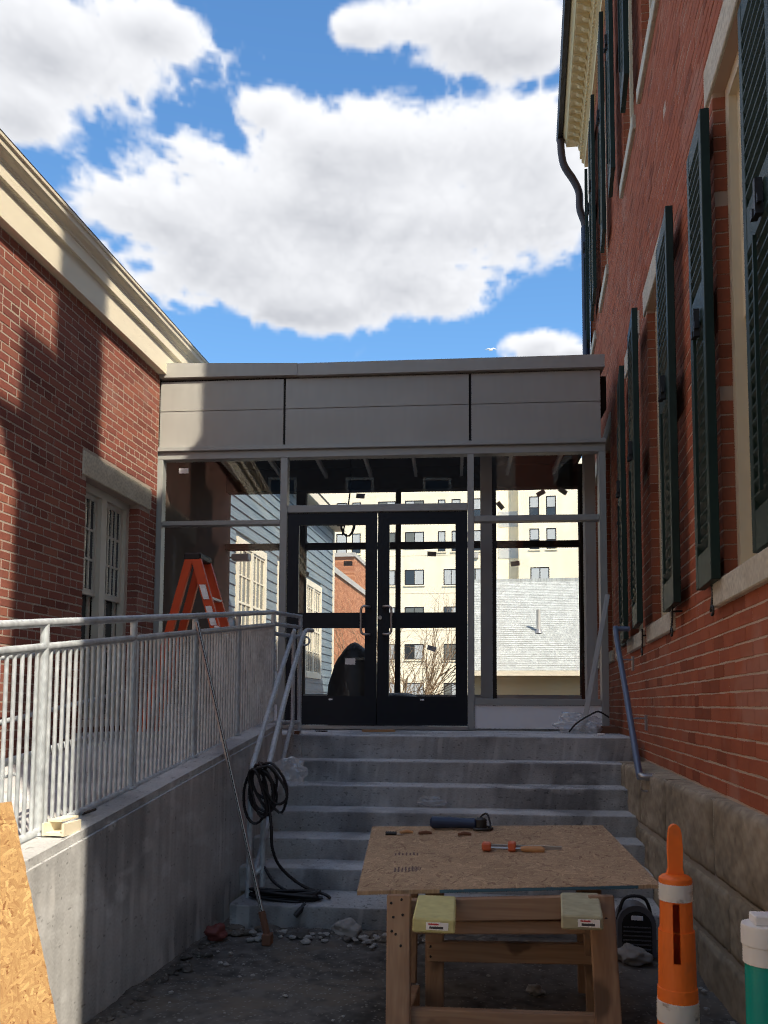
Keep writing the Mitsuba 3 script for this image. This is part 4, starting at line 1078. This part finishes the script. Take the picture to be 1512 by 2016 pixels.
# ---------------------------------------------------------------- buildings seen through the glass
BS = thing('blue_house', 'blue-grey clapboard house side seen through the left glass', 'house')
SX = -4.2
put(BS + '__wall', box(-9, SX - .012, 10.3, 18.58, -.2, 5.4), 'm_siding')
holes = [(11.9, 13.2, 2.0, 3.75), (14.1, 15.2, 2.0, 3.75), (16.05, 17.25, 1.95, 3.75)]
z, k = .9, 0
while z < 5.38:
    segs = [(10.3, 18.5)]
    for a, b, c0_, d0_ in holes:
        if c0_ - .1 < z < d0_ + .1:
            segs = [t for (p, q_) in segs for t in ((p, min(q_, a - .1)), (max(p, b + .1), q_)) if t[1] - t[0] > .02]
    for a, b in segs:
        put(BS + '__clapboard', hexa([(SX - .01 if x == 0 else (SX + .022 if zz == 0 else SX + .004), y, z + zz) for x in (0, 1) for y in (a, b) for zz in (0, .172)]), 'm_siding')
    z += .17
put(BS + '__corner_board', box(SX - .01, SX + .035, 18.5, 18.62, 0, 5.4), 'm_trim_white')
put(BS + '__eave', cat(box(SX - .02, SX + .28, 10.3, 18.7, 5.40, 5.43), box(SX + .2, SX + .28, 10.3, 18.7, 5.43, 5.6)), 'm_trim_white')
put(BS + '__roof', hexa([(-9, 10.3, 5.3), (-9, 10.3, 8), (-9, 18.7, 5.3), (-9, 18.7, 8), (SX + .2, 10.3, 5.45), (SX + .3, 10.3, 5.62), (SX + .2, 18.7, 5.45), (SX + .3, 18.7, 5.62)]), 'm_roofing')
for a, b, z0, z1 in holes:
    mid = (a + b) / 2
    w = put(BS + '__window', cat(box(SX - .01, SX + .04, a - .1, a, z0 - .1, z1 + .12), box(SX - .01, SX + .04, b, b + .1, z0 - .1, z1 + .12), box(SX - .01, SX + .04, a, b, z1, z1 + .12), box(SX - .01, SX + .055, a, b, z0 - .1, z0), box(SX - .01, SX + .035, mid - .05, mid + .05, z0, z1)), 'm_trim_white')
    for p, q_ in ((a, mid - .05), (mid + .05, b)):
        mu = [box(SX - .008, SX + .02, p + (q_ - p) * t / 3 - .012, p + (q_ - p) * t / 3 + .012, z0, z1) for t in (1, 2)] + [box(SX - .008, SX + .022, p, q_, zz - .018, zz + .018) for zz in (z0 + .02, (z0 + z1) / 2, z1 - .02)] + [box(SX - .008, SX + .02, p, q_, zz - .01, zz + .01) for zz in (z0 + .45, z1 - .45)]
        put(w + '__muntin', cat(*mu), 'm_trim_white')
        put(w + '__pane', box(SX - .01, SX + .003, p, q_, z0, z1), 'm_pane_grey')
put(BS + '__lamp_arm', tube(spline([(SX, 10.6, 3.0), (SX + .15, 10.62, 3.25), (SX + .4, 10.65, 3.33)], 6), .012, 8), 'm_black', 40)
put(BS + '__lamp_head', box(SX + .38, SX + .62, 10.58, 10.72, 3.27, 3.36, .01), 'm_interior_steel')

OB = thing('orange_brick_house', 'orange brick building with flat parapet beyond the blue house', 'building')
put(OB + '__wall', box(-13, -6, 26.6, 33.2, 0, 5.75), 'm_brick_far')
put(OB + '__parapet', cat(box(-13, -5.94, 26.55, 33.25, 5.75, 5.95)), 'm_interior_steel')
put(OB + '__penthouse', box(-10, -6.05, 30.5, 33.0, 5.95, 7.0), 'm_brick_far')
put(OB + '__penthouse_cap', box(-10.1, -6.0, 30.4, 33.1, 7.0, 7.15), 'm_interior_steel')

CB = thing('cream_apartment_block', 'tall cream apartment block with dark framed windows far behind the glass link', 'building')
put(CB + '__wall', box(-40, -1.15, 62, 75, 0, 20), 'm_stucco')
put(CB + '__wall', box(.42, 30, 62, 75, 0, 20), 'm_stucco')
put(CB + '__wall', box(-1.15, .42, 62.9, 75, 0, 20), 'm_stucco')
for z in (17.3, 14.75, 11.8, 8.9, 6.0, 3.0):
    put(CB + '__string_course', box(-40, -1.15, 61.97, 62, z - 1.9, z - 1.84), 'm_stucco')
def far_window(x0, x1, z0, z1, y=62., slider=False):
    w = put(CB + '__window', cat(box(x0, x0 + .07, y - .03, y + .02, z0, z1), box(x1 - .07, x1, y - .03, y + .02, z0, z1), box(x0 + .07, x1 - .07, y - .03, y + .02, z1 - .07, z1), box(x0 + .07, x1 - .07, y - .03, y + .02, z0, z0 + .07),
                                  box((x0 + x1) / 2 - .03, (x0 + x1) / 2 + .03, y - .025, y + .02, z0 + .07, z1 - .07) if slider else box(x0 + .07, x1 - .07, y - .025, y + .02, (z0 + z1) / 2 - .1, (z0 + z1) / 2 - .04)), 'm_joint')
    put(w + '__sill', box(x0 - .08, x1 + .08, y - .10, y, z0 - .10, z0 - .005), 'm_stucco')
    zc = (z0 + z1) / 2 - .06
    if slider:
        put(w + '__pane', box(x0 + .07, (x0 + x1) / 2, y - .004, y + .01, z0 + .07, z1 - .07), ('m_pane_blind', 'm_pane_dark', 'm_pane_grey')[rng.integers(3)])
        put(w + '__pane', box((x0 + x1) / 2, x1 - .07, y - .004, y + .01, z0 + .07, z1 - .07), 'm_pane_blind' if rng.random() < .7 else 'm_pane_grey')
    else:
        put(w + '__pane', box(x0 + .07, x1 - .07, y - .004, y + .01, zc, z1 - .07), 'm_pane_blind')
        put(w + '__pane', box(x0 + .07, x1 - .07, y - .004, y + .01, z0 + .07, zc), 'm_pane_dark' if rng.random() < .7 else 'm_pane_blind')
rows = [17.2, 14.72, 11.75, 8.85, 5.98, 3.0]
for r, z in enumerate(rows):
    for x0, x1 in ((-19.5, -18.1), (-16.9, -15.5), (-10.42, -9.03), (-8.29, -6.8)):
        far_window(x0, x1, z - 1.2, z, slider=True)
    if r < 2:
        for x0, x1 in ((-13.75, -12.9), (-12.49, -11.8), (-5.72, -5.14), (-4.66, -3.97), (-3.0, -2.2), (1.25, 1.98), (2.51, 3.24)):
            far_window(x0, x1, z - 1.6, z)
    else:
        for x0, x1 in ((-13.75, -12.9), (-5.28, -4.1), (-3.4, -2.3), (1.3, 2.7)):
            far_window(x0, x1, z - 1.25, z, slider=True)
    put(CB + '__balcony_window', box(-1.12, .38, 62.86, 62.9, z - 2.1, z - .9), 'm_pane_blind')
put(CB + '__air_conditioner', box(-3.2, -2.6, 61.8, 62, 12.55, 12.95), 'm_interior_steel')

GH = thing('grey_roofed_house', 'cottage with pale grey shingle roof seen through the right glass', 'house')
sl = math.atan2(3.0, 5.3)
rows_ = []
for k in range(48):
    t0, t1 = k / 48, (k + 1) / 48
    ya, yb, za, zb = 20 + 5.3 * t0, 20 + 5.3 * t1 + .02, 2.15 + 3.0 * t0, 2.15 + 3.0 * t1
    rows_.append(hexa([(x, y, z) for x in (-1.25, 5.0) for (y, z) in ((0, 0),)] * 1) if False else hexa([(x, (ya if a == 0 else yb), (za if a == 0 else zb) + (-.02 if h == 0 else (.016 if a == 0 else .002))) for x in (-1.25, 5.0) for a in (0, 1) for h in (0, 1)]))
put(GH + '__shingle_roof', cat(*rows_), 'm_shingle', kind='stuff')
put(GH + '__ridge', box(-1.27, 5.02, 25.2, 25.42, 5.10, 5.20), 'm_shingle')
put(GH + '__rear_roof', hexa([(x, y, z) for x in (-1.25, 5.0) for (y, z0, z1) in ((25.3, 5.05, 5.12), (30.6, 2.1, 2.2)) for z in (z0, z1)]), 'm_roofing')
put(GH + '__fascia', box(-1.25, 5.0, 19.93, 20.02, 2.02, 2.14), 'm_trim_white')
put(GH + '__wall', box(-1.1, 4.85, 20.35, 30, 0, 2.1), 'm_cornice_cream')
put(GH + '__gable', prism([(20.35, 2.1), (25.3, 5.0), (30, 2.2)], 'x', -1.1, 4.85), 'm_cornice_cream')
put(GH + '__vent_pipe', tube([(.66, 21.95, 3.2), (.66, 21.95, 3.85)], .055, 12), 'm_interior_steel', 40)
put(GH + '__vent_flashing', lathe([(.13, -.02), (.07, .08), (.05, .10)], (.66, 21.95, 3.24), 12), 'm_steel', 40)


def bush(name, base, hgt, spread, seed, n, lab, lean=(0, 0)):
    r = np.random.default_rng(seed)
    tubes = []
    def grow(p, d, L, rad, depth):
        k = 5
        pts = [p]
        for _ in range(k):
            d = d + r.normal(size=3) * .10 + np.array((0, 0, .05))
            d /= np.linalg.norm(d)
            pts.append(pts[-1] + d * L / k)
        tubes.append(tube(pts, np.linspace(rad, rad * .45, k + 1), 4, caps=False))
        if depth < 3:
            for _ in range(3 if depth < 2 else 2):
                t = r.integers(2, k + 1)
                dd = d + r.normal(size=3) * .5
                grow(pts[t], dd / np.linalg.norm(dd), L * r.uniform(.45, .65), rad * .55, depth + 1)
    for k in range(n):
        a = r.uniform(0, 2 * math.pi)
        d = np.array((math.cos(a) * spread + lean[0], math.sin(a) * spread + lean[1], 1.0))
        grow(np.array(base) + r.normal(size=3) * (.15, .15, 0), d / np.linalg.norm(d), hgt * r.uniform(.4, .65), .022, 0)
    k = thing(name, lab, 'shrub', 'bare shrubs behind the glass link')
    put(k + '__branches', cat(*tubes), 'm_twig', 60)
bush('bare_shrub', (-2.9, 22, .3), 4.3, .62, 4, 26, 'large bare shrub with fanned twigs seen through the right door leaf', (.15, 0))
bush('bare_shrub', (-4.9, 24, .6), 3.6, .25, 6, 9, 'thin reddish bare shrub in front of the orange brick building', (0, 0))

# ---------------------------------------------------------------- building across the street, mirrored in the glass
SB = thing('street_building', 'dark building across the street, seen only as a reflection in the entrance glass', 'building')
put(SB + '__wall', box(-32, 4, -26, -15, 0, 13), 'm_street')
put(SB + '__cornice', box(-32.2, 4.2, -15, -14.7, 12.6, 13.1), 'm_interior_steel')
for x in range(-30, 3, 3):
    for z in (1.2, 4.6, 8.2):
        w = put(SB + '__window', cat(box(x, x + 1.1, -15.01, -14.95, z, z + .1), box(x, x + 1.1, -15.01, -14.95, z + 1.8, z + 1.9), box(x, x + .1, -15.01, -14.96, z + .1, z + 1.8), box(x + 1, x + 1.1, -15.01, -14.96, z + .1, z + 1.8)), 'm_window_paint')
        put(w + '__pane', box(x + .1, x + 1, -15.01, -14.985, z + .1, z + 1.8), 'm_pane_dark')

# ---------------------------------------------------------------- gull
GU = thing('gull', 'tiny white gull gliding in the blue sky above the entrance roof', 'bird')
c = np.array((-1.55, 60, 28.0))
put(GU + '__body', blob(c, (.16, .05, .05), 1, .02, 2), 'm_white', True)
for s in (-1, 1):
    w = [c + (0, 0, .03), c + (s * .18, -.02, .12), c + (s * .42, .05, .06)]
    put(GU + '__wing', tube(w, [.06, .05, .012], 6), 'm_white', 60)
